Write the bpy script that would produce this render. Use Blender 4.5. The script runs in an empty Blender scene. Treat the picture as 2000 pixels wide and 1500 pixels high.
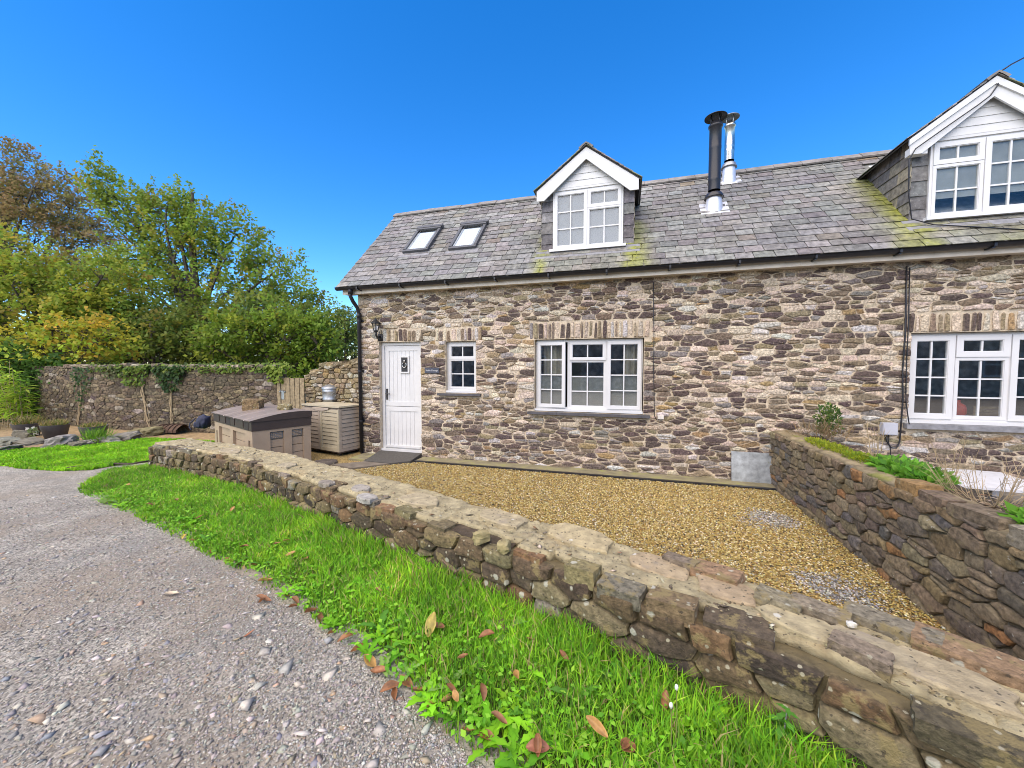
import bpy, math, random
import numpy as np
from mathutils import Vector, noise

sc = bpy.context.scene
COL = sc.collection
R = math.radians
# ------------------------------------------------------------------ camera
CAM_H, YAW, PITCH, FPX = 1.67, R(16.4), R(2.7), 750.0
cd = bpy.data.cameras.new('camera')
cam = bpy.data.objects.new('camera', cd)
COL.objects.link(cam)
cd.sensor_width = 36.0
cd.lens = 13.5
cd.clip_start = 0.05
cd.clip_end = 3000
cam.location = (0, 0, CAM_H)
cam.rotation_euler = (R(90) - PITCH, 0, YAW)
sc.camera = cam
# ------------------------------------------------------------------ sky, sun, exposure
SUN_DIR = Vector((-0.22, -0.62, 0.80)).normalized()      # towards the sun
world = bpy.data.worlds.new('World')
sc.world = world
world.use_nodes = True
wn = world.node_tree
bg = wn.nodes['Background']
sky = wn.nodes.new('ShaderNodeTexSky')
sky.sky_type = 'NISHITA'
sky.sun_disc = False
sky.sun_elevation = math.asin(SUN_DIR.z)
sky.sun_rotation = math.atan2(SUN_DIR.x, SUN_DIR.y)
sky.dust_density = 0.0
sky.ozone_density = 6.0
hs = wn.nodes.new('ShaderNodeHueSaturation')
hs.inputs['Saturation'].default_value = 1.29
hs.inputs['Hue'].default_value = 0.505
wn.links.new(sky.outputs[0], hs.inputs['Color'])
wn.links.new(hs.outputs[0], bg.inputs['Color'])
bg.inputs['Strength'].default_value = 0.15
ld = bpy.data.lights.new('sun', 'SUN')
ld.energy = 3.7
ld.angle = R(95)
ld.color = (1.0, 0.835, 0.60)
lo = bpy.data.objects.new('sun', ld)
COL.objects.link(lo)
lo.rotation_euler = (-SUN_DIR).to_track_quat('-Z', 'Y').to_euler()
sc.view_settings.view_transform = 'Standard'
sc.view_settings.look = 'None'
sc.view_settings.gamma = 1.0
sc.view_settings.use_curve_mapping = False
sc.view_settings.exposure = 1.0
sc.cycles.max_bounces = 6
sc.cycles.transparent_max_bounces = 12
sc.cycles.use_denoising = True
sc.cycles.pixel_filter_type = 'BLACKMAN_HARRIS'
sc.cycles.filter_width = 0.95

# ------------------------------------------------------------------ helpers
rng = random.Random(11)
npr = np.random.default_rng(5)
cT, sT, cP, sP = math.cos(YAW), math.sin(YAW), math.cos(PITCH), math.sin(PITCH)
RV, UV, FV = Vector((cT, sT, 0)), Vector((-sT * sP, cT * sP, cP)), Vector((-sT * cP, cT * cP, -sP))

def at(u, v, depth):
    """world point seen at photo pixel (u, v), `depth` metres in front of the camera"""
    return Vector((0, 0, CAM_H)) + (RV * ((u - 1000) / FPX) + UV * ((750 - v) / FPX) + FV) * depth

def at_z(u, v, z):
    d = RV * ((u - 1000) / FPX) + UV * ((750 - v) / FPX) + FV
    return Vector((0, 0, CAM_H)) + d * ((z - CAM_H) / d.z)

def tag(o, label=None, cat=None, group=None, kind=None):
    if label: o['label'] = label
    if cat: o['category'] = cat
    if group: o['group'] = group
    if kind: o['kind'] = kind
    return o

def thing(name, label, cat, loc=(0, 0, 0), group=None):
    o = bpy.data.objects.new(name, None)
    COL.objects.link(o)
    o.location = loc
    o.empty_display_size = 0.1
    return tag(o, label, cat, group)

def link(name, me, parent=None):
    o = bpy.data.objects.new(name, me)
    COL.objects.link(o)
    if parent is not None:
        o.parent = parent
        if parent.type == 'EMPTY':
            o.location = -parent.location
    return o

def tint_attr(me, cols):
    a = me.color_attributes.new('tint', 'FLOAT_COLOR', 'POINT')
    c = np.ones((len(cols), 4), np.float32)
    c[:, :3] = cols
    a.data.foreach_set('color', c.ravel())

class MB:
    def __init__(s):
        s.v, s.f, s.t = [], [], []
    def add(s, verts, faces, tint=(.5, .5, .5)):
        b = len(s.v)
        s.v += [tuple(p) for p in verts]
        s.f += [tuple(i + b for i in f) for f in faces]
        if isinstance(tint, list): s.t += tint
        else: s.t += [tint] * len(verts)
        return s
    def box(s, x0, x1, y0, y1, z0, z1, tint=(.5, .5, .5)):
        return s.obox((x0, y0, z0), (x1 - x0, 0, 0), (0, y1 - y0, 0), (0, 0, z1 - z0), tint)
    def obox(s, o, a, b, c, tint=(.5, .5, .5)):
        o, a, b, c = Vector(o), Vector(a), Vector(b), Vector(c)
        vs = [o, o + a, o + a + b, o + b, o + c, o + a + c, o + a + b + c, o + b + c]
        return s.add(vs, [(0, 3, 2, 1), (4, 5, 6, 7), (0, 1, 5, 4), (1, 2, 6, 5), (2, 3, 7, 6), (3, 0, 4, 7)], tint)
    def tube(s, pts, r, n=6, tint=(.5, .5, .5), cap=True):
        pts = [Vector(p) for p in pts]
        rs = r if isinstance(r, (list, tuple)) else [r] * len(pts)
        b = len(s.v)
        up = None
        for i, p in enumerate(pts):
            d = (pts[min(i + 1, len(pts) - 1)] - pts[max(i - 1, 0)])
            d = d.normalized() if d.length > 1e-9 else Vector((0, 0, 1))
            if up is None:
                up = d.orthogonal().normalized()
            else:
                up = (up - d * up.dot(d))
                up = up.normalized() if up.length > 1e-6 else d.orthogonal().normalized()
            w = d.cross(up)
            for k in range(n):
                a = 2 * math.pi * k / n
                s.v.append(tuple(p + (up * math.cos(a) + w * math.sin(a)) * rs[i]))
                s.t.append(tint)
        for i in range(len(pts) - 1):
            for k in range(n):
                k2 = (k + 1) % n
                s.f.append((b + i * n + k, b + i * n + k2, b + (i + 1) * n + k2, b + (i + 1) * n + k))
        if cap:
            s.f.append(tuple(b + k for k in reversed(range(n))))
            s.f.append(tuple(b + (len(pts) - 1) * n + k for k in range(n)))
        return s
    def lathe(s, prof, c, n=20, tint=(.5, .5, .5)):
        b = len(s.v)
        for r, z in prof:
            for k in range(n):
                a = 2 * math.pi * k / n
                s.v.append((c[0] + r * math.cos(a), c[1] + r * math.sin(a), c[2] + z))
                s.t.append(tint)
        for i in range(len(prof) - 1):
            for k in range(n):
                k2 = (k + 1) % n
                s.f.append((b + i * n + k, b + i * n + k2, b + (i + 1) * n + k2, b + (i + 1) * n + k))
        return s
    def prism(s, poly, fn, d0, d1, tint=(.5, .5, .5)):
        n = len(poly)
        vs = [fn(u, v, d0) for u, v in poly] + [fn(u, v, d1) for u, v in poly]
        fs = [tuple(range(n)), tuple(reversed(range(n, 2 * n)))]
        fs += [(i, n + i, n + (i + 1) % n, (i + 1) % n) for i in range(n)]
        return s.add(vs, fs, tint)
    def build(s, name, mat, parent=None, smooth=False, stuff=False, kind=None):
        me = bpy.data.meshes.new(name)
        me.from_pydata(s.v, [], s.f)
        tint_attr(me, np.array(s.t, np.float32).reshape(-1, 3))
        me.materials.append(mat)
        if smooth: me.polygons.foreach_set('use_smooth', np.ones(len(me.polygons), bool))
        o = link(name, me, parent)
        if stuff: o['kind'] = 'stuff'
        if kind: o['kind'] = kind
        return o

def mesh_np(name, V, F, T, mat, parent=None, smooth=False):
    """V (n,3), F (m,k) equal-size faces, T (n,3)"""
    V = np.asarray(V, np.float32); F = np.asarray(F, np.int32)
    me = bpy.data.meshes.new(name)
    k = F.shape[1]
    me.vertices.add(len(V)); me.vertices.foreach_set('co', V.ravel())
    me.loops.add(F.size); me.loops.foreach_set('vertex_index', F.ravel())
    me.polygons.add(len(F))
    me.polygons.foreach_set('loop_start', np.arange(0, F.size, k, dtype=np.int32))
    me.polygons.foreach_set('loop_total', np.full(len(F), k, np.int32))
    if smooth: me.polygons.foreach_set('use_smooth', np.ones(len(F), bool))
    me.update(calc_edges=True)
    tint_attr(me, np.asarray(T, np.float32))
    me.materials.append(mat)
    return link(name, me, parent)

# ------------------------------------------------------------------ materials
def M(name, col=(.5, .5, .5), rough=.8, tint=False, var=.35, vscale=9.0, bump=0.0, bscale=40.0, bump2=0.0, b2scale=8.0,
      spots=(), metal=0.0, spec=.4, trans=0.0, voro=None, upn=0.0, cellv=None, discs=()):
    m = bpy.data.materials.new(name)
    m.use_nodes = True
    nt = m.node_tree; N = nt.nodes; L = nt.links
    p = N['Principled BSDF']
    p.inputs['Roughness'].default_value = rough
    p.inputs['Metallic'].default_value = metal
    p.inputs['Specular IOR Level'].default_value = spec
    geo = N.new('ShaderNodeNewGeometry')
    pos = geo.outputs['Position']
    def noise_(scale, detail=5, rgh=.6):
        n = N.new('ShaderNodeTexNoise'); n.inputs['Scale'].default_value = scale
        n.inputs['Detail'].default_value = detail; n.inputs['Roughness'].default_value = rgh
        L.new(pos, n.inputs['Vector']); return n
    def maprange(sock, a, b, c, d):
        r = N.new('ShaderNodeMapRange'); L.new(sock, r.inputs['Value'])
        for k, v in zip(('From Min', 'From Max', 'To Min', 'To Max'), (a, b, c, d)): r.inputs[k].default_value = v
        return r.outputs[0]
    def mix(fac, a, b, mode='MIX'):
        x = N.new('ShaderNodeMix'); x.data_type = 'RGBA'; x.blend_type = mode
        if isinstance(fac, float): x.inputs['Factor'].default_value = fac
        else: L.new(fac, x.inputs['Factor'])
        for s, v in ((x.inputs['A'], a), (x.inputs['B'], b)):
            if isinstance(v, tuple): s.default_value = (*v, 1)
            else: L.new(v, s)
        return x.outputs['Result']
    if tint:
        a = N.new('ShaderNodeAttribute'); a.attribute_name = 'tint'
        c = a.outputs['Color']
    else:
        r = N.new('ShaderNodeRGB'); r.outputs[0].default_value = (*col, 1); c = r.outputs[0]
    if var:
        n = noise_(vscale)
        g = maprange(n.outputs['Fac'], .3, .7, 1 - var, 1 + var)
        cc = N.new('ShaderNodeCombineColor')
        for i in range(3): L.new(g, cc.inputs[i])
        c = mix(1.0, c, cc.outputs[0], 'MULTIPLY')
    if cellv:
        vc = N.new('ShaderNodeTexVoronoi'); vc.inputs['Scale'].default_value = cellv[0]; L.new(pos, vc.inputs['Vector'])
        bw = N.new('ShaderNodeRGBToBW'); L.new(vc.outputs['Color'], bw.inputs[0])
        g = maprange(bw.outputs[0], .2, .8, 1 - cellv[1], 1 + cellv[1])
        cc = N.new('ShaderNodeCombineColor')
        for i in range(3): L.new(g, cc.inputs[i])
        c = mix(1.0, c, cc.outputs[0], 'MULTIPLY')
    for (sc_, lo_, hi_, colr, amt) in spots:
        n = noise_(sc_, 6, .65)
        f = maprange(n.outputs['Fac'], lo_, hi_, 0, amt)
        c = mix(f, c, colr)
    for (ds, dr, dc, dg) in discs:
        vd = N.new('ShaderNodeTexVoronoi'); vd.inputs['Scale'].default_value = ds
        wn_ = noise_(ds * 3, 2); vadd = N.new('ShaderNodeVectorMath'); vadd.operation = 'MULTIPLY_ADD'
        L.new(wn_.outputs['Color'], vadd.inputs[0]); vadd.inputs[1].default_value = (.25 / ds,) * 3; L.new(pos, vadd.inputs[2]); L.new(vadd.outputs[0], vd.inputs['Vector'])
        sp = N.new('ShaderNodeSeparateColor'); L.new(vd.outputs['Color'], sp.inputs[0])
        a_ = maprange(vd.outputs['Distance'], dr * .75, dr, 1, 0); b_ = maprange(sp.outputs[0], dg, dg + .02, 0, .85)
        mm = N.new('ShaderNodeMath'); mm.operation = 'MULTIPLY'; L.new(a_, mm.inputs[0]); L.new(b_, mm.inputs[1])
        c = mix(mm.outputs[0], c, dc)
    L.new(c, p.inputs['Base Color'])
    if bump:
        n = noise_(bscale, 6, .7); h = n.outputs['Fac']
        if bump2:
            n2 = noise_(b2scale, 4, .6)
            ma = N.new('ShaderNodeMath'); ma.operation = 'MULTIPLY_ADD'
            L.new(n2.outputs['Fac'], ma.inputs[0]); ma.inputs[1].default_value = bump2 / bump; L.new(h, ma.inputs[2]); h = ma.outputs[0]
        if voro:
            vt = N.new('ShaderNodeTexVoronoi'); vt.inputs['Scale'].default_value = voro; L.new(pos, vt.inputs['Vector'])
            ma = N.new('ShaderNodeMath'); ma.operation = 'MULTIPLY_ADD'
            L.new(vt.outputs['Distance'], ma.inputs[0]); ma.inputs[1].default_value = -1.0; L.new(h, ma.inputs[2]); h = ma.outputs[0]
        b = N.new('ShaderNodeBump'); b.inputs['Strength'].default_value = 1.0; b.inputs['Distance'].default_value = bump
        L.new(h, b.inputs['Height']); L.new(b.outputs[0], p.inputs['Normal'])
    if upn:
        vm = N.new('ShaderNodeVectorMath'); vm.operation = 'SCALE'; L.new(geo.outputs['Normal'], vm.inputs[0]); vm.inputs['Scale'].default_value = 1 - upn
        va = N.new('ShaderNodeVectorMath'); va.operation = 'ADD'; L.new(vm.outputs[0], va.inputs[0]); va.inputs[1].default_value = (0, 0, upn)
        vn = N.new('ShaderNodeVectorMath'); vn.operation = 'NORMALIZE'; L.new(va.outputs[0], vn.inputs[0]); L.new(vn.outputs[0], p.inputs['Normal'])
    if trans:
        tr = N.new('ShaderNodeBsdfTranslucent'); L.new(c, tr.inputs['Color'])
        mx = N.new('ShaderNodeMixShader'); mx.inputs[0].default_value = trans
        L.new(p.outputs[0], mx.inputs[1]); L.new(tr.outputs[0], mx.inputs[2])
        L.new(mx.outputs[0], N['Material Output'].inputs['Surface'])
    return m

def glass_mat(name, refl=.08):
    m = bpy.data.materials.new(name); m.use_nodes = True
    nt = m.node_tree; N = nt.nodes; L = nt.links
    N.remove(N['Principled BSDF'])
    t = N.new('ShaderNodeBsdfTransparent'); t.inputs[0].default_value = (.94, .955, .95, 1)
    g = N.new('ShaderNodeBsdfGlossy'); g.inputs['Roughness'].default_value = .03
    lw = N.new('ShaderNodeLayerWeight'); lw.inputs[0].default_value = .5
    pw = N.new('ShaderNodeMath'); pw.operation = 'POWER'; L.new(lw.outputs['Facing'], pw.inputs[0]); pw.inputs[1].default_value = 4.0
    ma = N.new('ShaderNodeMath'); ma.operation = 'MULTIPLY_ADD'; ma.inputs[1].default_value = .8; ma.inputs[2].default_value = refl; L.new(pw.outputs[0], ma.inputs[0])
    mx = N.new('ShaderNodeMixShader')
    L.new(ma.outputs[0], mx.inputs[0]); L.new(t.outputs[0], mx.inputs[1]); L.new(g.outputs[0], mx.inputs[2])
    L.new(mx.outputs[0], N['Material Output'].inputs['Surface'])
    return m

m_stone = M('cottage_stone', tint=True, var=.6, vscale=36, rough=.9, bump=.020, bscale=42, bump2=.018, b2scale=16,
            spots=[(34, .60, .70, (.44, .36, .26), .7), (13, .64, .74, (.38, .31, .22), .45), (60, .60, .68, (.05, .04, .035), .5)])
m_mortar = M('lime_mortar', (.545, .455, .33), .95, var=.24, vscale=14, bump=.014, bscale=60, bump2=.016, b2scale=14)
m_gstone = M('garden_stone', tint=True, var=.5, vscale=34, rough=.92, bump=.016, bscale=50, bump2=.02, b2scale=11,
             spots=[(8, .54, .60, (.26, .205, .09), .75), (30, .60, .64, (.05, .04, .028), .8)], discs=[(11, .26, (.46, .45, .36), .72), (24, .25, (.40, .37, .26), .7)])
m_gmortar = M('lichen_mortar', (.15, .12, .062), .95, var=.4, vscale=8, bump=.014, bscale=60, bump2=.02, b2scale=12,
              spots=[(14, .58, .68, (.12, .10, .06), .7)])
m_cap = M('lichen_capping', (.405, .345, .205), .95, var=.34, vscale=13, bump=.022, bscale=70, bump2=.028, b2scale=10,
          spots=[(34, .68, .72, (.10, .085, .06), .6), (5, .58, .70, (.33, .28, .20), .5), (21, .68, .71, (.62, .60, .52), .85), (3, .56, .68, (.40, .27, .12), .35)], discs=[(40, .28, (.09, .075, .05), .55), (13, .22, (.58, .56, .48), .85)])
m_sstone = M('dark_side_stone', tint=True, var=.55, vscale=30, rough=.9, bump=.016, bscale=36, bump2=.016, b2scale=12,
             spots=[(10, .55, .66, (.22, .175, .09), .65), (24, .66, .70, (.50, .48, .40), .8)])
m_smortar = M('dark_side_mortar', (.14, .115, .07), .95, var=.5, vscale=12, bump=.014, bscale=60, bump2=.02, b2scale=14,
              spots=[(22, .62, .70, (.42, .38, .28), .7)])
m_fstone = M('far_wall_stone', tint=True, var=.8, vscale=16, rough=.95, bump=.02, bscale=30,
             spots=[(5, .56, .7, (.19, .15, .08), .5), (14, .71, .73, (.62, .6, .52), .9)])
m_fmortar = M('far_wall_mortar', (.095, .075, .052), .95, var=.4, vscale=8, bump=.01, bscale=40)
m_slate = M('roof_slate', tint=True, var=.5, vscale=14, rough=.62, bump=.008, bscale=60, spec=.45,
            spots=[(16, .58, .68, (.27, .26, .235), .45), (42, .62, .68, (.36, .345, .31), .55), (2.2, .55, .72, (.075, .07, .07), .5)])
m_slatedark = M('cheek_slate', tint=True, var=.35, vscale=9, rough=.6, bump=.004, bscale=50, spots=[(7, .58, .7, (.2, .17, .1), .35)])
m_ridge = M('ridge_tile_clay', (.20, .185, .17), .85, var=.35, vscale=8, bump=.006, bscale=50, spots=[(14, .58, .68, (.34, .31, .24), .6)])
m_white = M('white_upvc', (.60, .60, .595), .35, var=.03, vscale=3)
m_paint = M('white_painted_timber', (.585, .585, .575), .45, var=.06, vscale=4, spots=[(6, .66, .8, (.55, .52, .45), .35)])
m_fascia = M('fascia_board', (.58, .52, .43), .6, var=.14, vscale=5, spots=[(9, .60, .75, (.38, .32, .24), .5)])
m_black = M('black_plastic', (.018, .018, .022), .38, var=.2, vscale=6)
m_blackiron = M('black_iron', (.02, .02, .022), .45, var=.2)
m_sill = M('slate_sill', (.075, .073, .08), .6, var=.3, vscale=10, bump=.003, bscale=60)
m_sillg = M('grey_slate_sill', (.20, .20, .21), .6, var=.3, vscale=10, bump=.004, bscale=50)
m_glass = glass_mat('window_glass', .19)
m_glass_dim = glass_mat('dormer_glass', .035)
m_film = M('privacy_film', (.25, .255, .235), .5, var=.08, vscale=6)
m_skygrey = M('reflected_sky_grey', (.22, .235, .26), .7, var=.05, vscale=2)  # tone of the pale sky reflected in the left dormer panes
m_palefill = M('pale_fill', (.72, .74, .77), .7, var=.03, vscale=2)  # pale fill: reflected sky in the skylights, also the lantern bulb
m_curtain = M('cream_curtain', (.68, .63, .50), .9, var=.1, vscale=6, trans=.3)
m_dark = M('dark_interior', (.20, .155, .12), .9, var=.2)
m_steel = M('stainless_steel', (.46, .45, .42), .28, metal=1.0, var=.12, vscale=12)
m_lead = M('flue_flashing', (.66, .67, .70), .42, metal=.5, var=.08)
m_galv = M('galvanised_steel', (.33, .345, .36), .42, metal=.75, var=.25, vscale=12)
m_brown = M('brown_plastic_lid', (.050, .034, .028), .5, var=.16, vscale=6, bump=.001, bscale=160, spec=.55)
m_tan = M('tan_plastic', (.36, .275, .19), .55, var=.10, vscale=5, bump=.001, bscale=160)
m_beige = M('beige_plastic', (.42, .37, .26), .55, var=.14, vscale=6, spots=[(4, .55, .7, (.33, .26, .2), .4)])
m_mauve = M('faded_mauve_plastic', (.36, .30, .235), .55, var=.12, vscale=6)
m_timber = M('weathered_timber', (.27, .21, .125), .85, var=.4, vscale=14, bump=.006, bscale=40, spots=[(22, .58, .66, (.09, .065, .04), .7)])
m_rust = M('rusty_iron', (.085, .05, .032), .9, var=.5, vscale=12, bump=.01, bscale=40)
m_pot = M('grey_plastic_pot', (.105, .10, .105), .6, var=.15)
m_rock = M('loose_rock', tint=True, var=.4, vscale=9, rough=.9, bump=.015, bscale=30, spots=[(12, .58, .66, (.32, .29, .16), .7), (25, .64, .68, (.05, .04, .03), .6)])
m_soil = M('soil', (.075, .055, .035), .95, var=.5, vscale=14, bump=.02, bscale=40)
m_grass = M('grass_blade', tint=True, var=.12, vscale=3, rough=.6, trans=.3, spec=.2, upn=.7)
m_leaf = M('leaf', tint=True, var=.12, vscale=2, rough=.55, trans=.5, spec=.2, upn=.3)
m_dead = M('dead_leaf', tint=True, var=.35, vscale=35, rough=.5, trans=.15)
m_bark = M('bark', (.085, .068, .05), .95, var=.4, vscale=8, bump=.02, bscale=20)
m_twig = M('dry_twig', (.34, .26, .155), .9, var=.25, vscale=12)
m_pebble = M('pebble', tint=True, var=.2, vscale=50, rough=.75)
m_lawnsoil = M('turf_soil', (.065, .085, .02), .95, var=.4, vscale=10, bump=.02, bscale=30)

# ------------------------------------------------------------------ masonry
def clip_half(poly, nx, ny, c):
    """keep the side nx*x + ny*y <= c"""
    out = []
    n = len(poly)
    for i in range(n):
        a, b = poly[i], poly[(i + 1) % n]
        da, db = nx * a[0] + ny * a[1] - c, nx * b[0] + ny * b[1] - c
        if da <= 0: out.append(a)
        if (da < 0 < db) or (db < 0 < da):
            t = da / (da - db)
            out.append((a[0] + (b[0] - a[0]) * t, a[1] + (b[1] - a[1]) * t))
    return out

def rows_sites(u0, u1, v0, v1, h0, h1, w0, w1, rg, split=.22, holes=(), wave=.02, size_fn=None):
    S = []
    v = v0
    while v < v1 - h0 * .3:
        h = rg.uniform(h0, h1)
        if v + h > v1 - h0 * .5: h = v1 - v
        x = u0 - rg.uniform(0, w0)
        ph = rg.uniform(0, 6)
        while x < u1:
            k = size_fn(x, v) if size_fn else 1.0
            w = rg.uniform(w0, w1) * (.6 + .8 * rg.random()) * k
            cu = x + w / 2
            cv = v + h / 2 + wave * math.sin(cu * 2.3 + ph) + rg.uniform(-.18, .18) * h
            if u0 <= cu <= u1:
                if rg.random() < split and w > w0:
                    S.append((cu + rg.uniform(-.02, .02), cv - h * .26, w * .5)); S.append((cu + rg.uniform(-.03, .03), cv + h * .26, w * .5))
                else:
                    S.append((cu, cv, w))
            x += w
        v += h
    return [s for s in S if not any(a < s[0] < b and c < s[1] < d for a, b, c, d in holes)]

def cells(S, u0, u1, v0, v1, g0, g1, rg, holes=(), rough=.006, top=None, asp=1.75, corner=.22, wk=.8):
    S = [(s[0], s[1] * asp, s[2]) for s in S]; v0, v1 = v0 * asp, v1 * asp
    A = np.array([(s[0], s[1]) for s in S])
    wts = np.array([(s[2] * .5) ** 2 * wk for s in S])
    out = []
    for i, s in enumerate(S):
        d = A - A[i]
        d2 = (d * d).sum(1)
        near = np.argsort(d2)[1:18]
        gap = rg.uniform(g0, g1)
        P = [(max(u0, s[0] - .6), max(v0, s[1] - .6)), (min(u1, s[0] + .6), max(v0, s[1] - .6)), (min(u1, s[0] + .6), min(v1, s[1] + .6)), (max(u0, s[0] - .6), min(v1, s[1] + .6))]
        for j in near:
            dx, dy = d[j]; D = math.sqrt(d2[j])
            if D < 1e-6: continue
            nx, ny = dx / D, dy / D
            m = D / 2 + (wts[i] - wts[j]) / (2 * D)
            m = min(max(m, D * .30), D * .70)
            P = clip_half(P, nx, ny, nx * s[0] + ny * s[1] + m - gap / 2)
            if len(P) < 3: break
        if len(P) < 3: continue
        P = [(p[0], p[1] / asp) for p in P]; s = (s[0], s[1] / asp)
        for a, b, c, e in holes:
            us = [p[0] for p in P]; vs = [p[1] for p in P]
            if max(us) > a and min(us) < b and max(vs) > c and min(vs) < e:
                if s[0] <= a: P = clip_half(P, 1, 0, a - .004)
                elif s[0] >= b: P = clip_half(P, -1, 0, -b - .004)
                elif s[1] <= c: P = clip_half(P, 0, 1, c - .004)
                else: P = clip_half(P, 0, -1, -e - .004)
                if len(P) < 3: break
        if top is not None and len(P) >= 3:
            P = clip_half(P, 0, 1, top(s[0]))
        if len(P) < 3: continue
        ar = .5 * abs(sum(P[k][0] * P[(k + 1) % len(P)][1] - P[(k + 1) % len(P)][0] * P[k][1] for k in range(len(P))))
        if ar < .0012: continue
        Q = []
        for k in range(len(P)):                      # drop tiny edges, add jittered midpoints
            a, b = P[k], P[(k + 1) % len(P)]
            L = math.hypot(b[0] - a[0], b[1] - a[1])
            if L < .008: continue
            Q.append(a)
            if L > .07:
                j = rg.uniform(-rough, rough)
                Q.append(((a[0] + b[0]) / 2 - (b[1] - a[1]) / L * j, (a[1] + b[1]) / 2 + (b[0] - a[0]) / L * j))
        if len(Q) < 3: continue
        C = []
        for k in range(len(Q)):                      # round the corners
            a, b, c = Q[k - 1], Q[k], Q[(k + 1) % len(Q)]
            C.append((b[0] + (a[0] - b[0]) * corner, b[1] + (a[1] - b[1]) * corner))
            C.append((b[0] + (c[0] - b[0]) * corner, b[1] + (c[1] - b[1]) * corner))
        D = [C[0]]
        for p in C[1:]:
            if math.hypot(p[0] - D[-1][0], p[1] - D[-1][1]) > .006: D.append(p)
        if len(D) >= 4: out.append((s[0], s[1], ar, D))
    return out

def stone_into(mb, poly, F, prot, tint, rg, back=.03, lump=.008, smear=None, edge=.013):
    n = len(poly)
    cu = sum(p[0] for p in poly) / n; cv = sum(p[1] for p in poly) / n
    ph = rg.uniform(0, 50)
    tl = (rg.uniform(-.10, .10), rg.uniform(-.10, .10))
    def D(u, v, base):
        return base + (u - cu) * tl[0] + (v - cv) * tl[1] + lump * noise.noise((u * 9 + ph, v * 9, ph))
    vs = [F(u, v, -back) for u, v in poly]
    vs += [F(u, v, D(u, v, prot * .45)) for u, v in poly]
    def ins(e):
        o = []
        for u, v in poly:
            d = math.hypot(u - cu, v - cv)
            k = 1 - min(.45, e / max(d, 1e-4))
            o.append((cu + (u - cu) * k, cv + (v - cv) * k))
        return o
    vs += [F(u, v, D(u, v, prot)) for u, v in ins(edge)]
    vs += [F(u, v, D(u, v, prot * 1.15)) for u, v in ins(.045)]
    vs.append(F(cu, cv, D(cu, cv, prot * 1.2)))
    fs = []
    for r in range(3):
        for k in range(n):
            k2 = (k + 1) % n
            fs.append((r * n + k, r * n + k2, (r + 1) * n + k2, (r + 1) * n + k))
    fs += [(3 * n + k, 3 * n + (k + 1) % n, 4 * n) for k in range(n)]
    tl_ = [tint] * len(vs)
    if smear is not None:
        mxx = lambda k: tuple(a * (1 - k) + b * k for a, b in zip(tint, smear))
        g = rg.uniform(.0, .32) if rg.random() < .84 else rg.uniform(.4, .8)
        tl_ = [smear] * n + [mxx(min(1, g * rg.uniform(.4, 1.6) + .12)) for _ in range(n)] + [mxx(min(.9, g * rg.uniform(.0, 1.0))) for _ in range(n)] + [mxx(g * g * rg.uniform(.0, .8)) for _ in range(n)] + [mxx(g * g * .3)]
    mb.add(vs, fs, tl_)

def pick(pal, rg, jit=.16):
    r = rg.random() * sum(p[0] for p in pal)
    for w, c in pal:
        r -= w
        if r <= 0: break
    k = 1 + rg.uniform(-jit, jit)
    return tuple(max(.01, x * k * (1 + rg.uniform(-.05, .05))) for x in c)

def lay(cellsL, F, pal, mat, parent, rg, prot=(.008, .026), limit=300, name='stone', rest='small_stones', key=None, lump=.008, smooth=False, palfn=None, smear=None, edge=.013):
    key = key or (lambda c: -c[2])
    cellsL = sorted(cellsL, key=key)
    mbr = MB()
    for i, c in enumerate(cellsL):
        p = palfn(c[0], c[1]) if palfn else pal
        t = pick(p, rg)
        if i < limit:
            mb = MB(); stone_into(mb, c[3], F, rg.uniform(*prot), t, rg, lump=lump, smear=smear, edge=edge)
            mb.build(name, mat, parent, smooth)
        else:
            stone_into(mbr, c[3], F, rg.uniform(*prot), t, rg, lump=lump, smear=smear, edge=edge)
    if mbr.v:
        mbr.build(rest, mat, parent, smooth, stuff=True)

def rock(mb, c, size, rot, seed, tint=(.2, .18, .15), n=4, sq=.55, amp=.12, flat=0):
    """a rough block: superellipsoid on a cube grid, displaced by noise"""
    idx = {}
    vs = []; fs = []
    def vid(i, j, k):
        if (i, j, k) not in idx:
            p = Vector((2 * i / n - 1, 2 * j / n - 1, 2 * k / n - 1))
            q = p.normalized()
            p = p * sq + q * (1 - sq) * 1.15
            d = 1 + amp * noise.noise(p * 1.5 + Vector((seed, seed * 1.7, 0))) + amp * .5 * noise.noise(p * 4 + Vector((0, seed, seed)))
            if flat and p.z > 0: p = Vector((p.x * d, p.y * d, p.z * (1 + (d - 1) * (1 - flat))))
            else: p = p * d
            idx[(i, j, k)] = len(vs)
            vs.append(p)
        return idx[(i, j, k)]
    for a in range(n):
        for b in range(n):
            fs.append((vid(a, b, 0), vid(a, b + 1, 0), vid(a + 1, b + 1, 0), vid(a + 1, b, 0)))
            fs.append((vid(a, b, n), vid(a + 1, b, n), vid(a + 1, b + 1, n), vid(a, b + 1, n)))
            fs.append((vid(a, 0, b), vid(a + 1, 0, b), vid(a + 1, 0, b + 1), vid(a, 0, b + 1)))
            fs.append((vid(a, n, b), vid(a, n, b + 1), vid(a + 1, n, b + 1), vid(a + 1, n, b)))
            fs.append((vid(0, a, b), vid(0, a, b + 1), vid(0, a + 1, b + 1), vid(0, a + 1, b)))
            fs.append((vid(n, a, b), vid(n, a + 1, b), vid(n, a + 1, b + 1), vid(n, a, b + 1)))
    from mathutils import Euler
    E_ = Euler(rot).to_matrix()
    S = Vector((size[0] / 2, size[1] / 2, size[2] / 2))
    vs = [Vector(c) + E_ @ Vector((p.x * S.x, p.y * S.y, p.z * S.z)) for p in vs]
    mb.add(vs, fs, tint)

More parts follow.
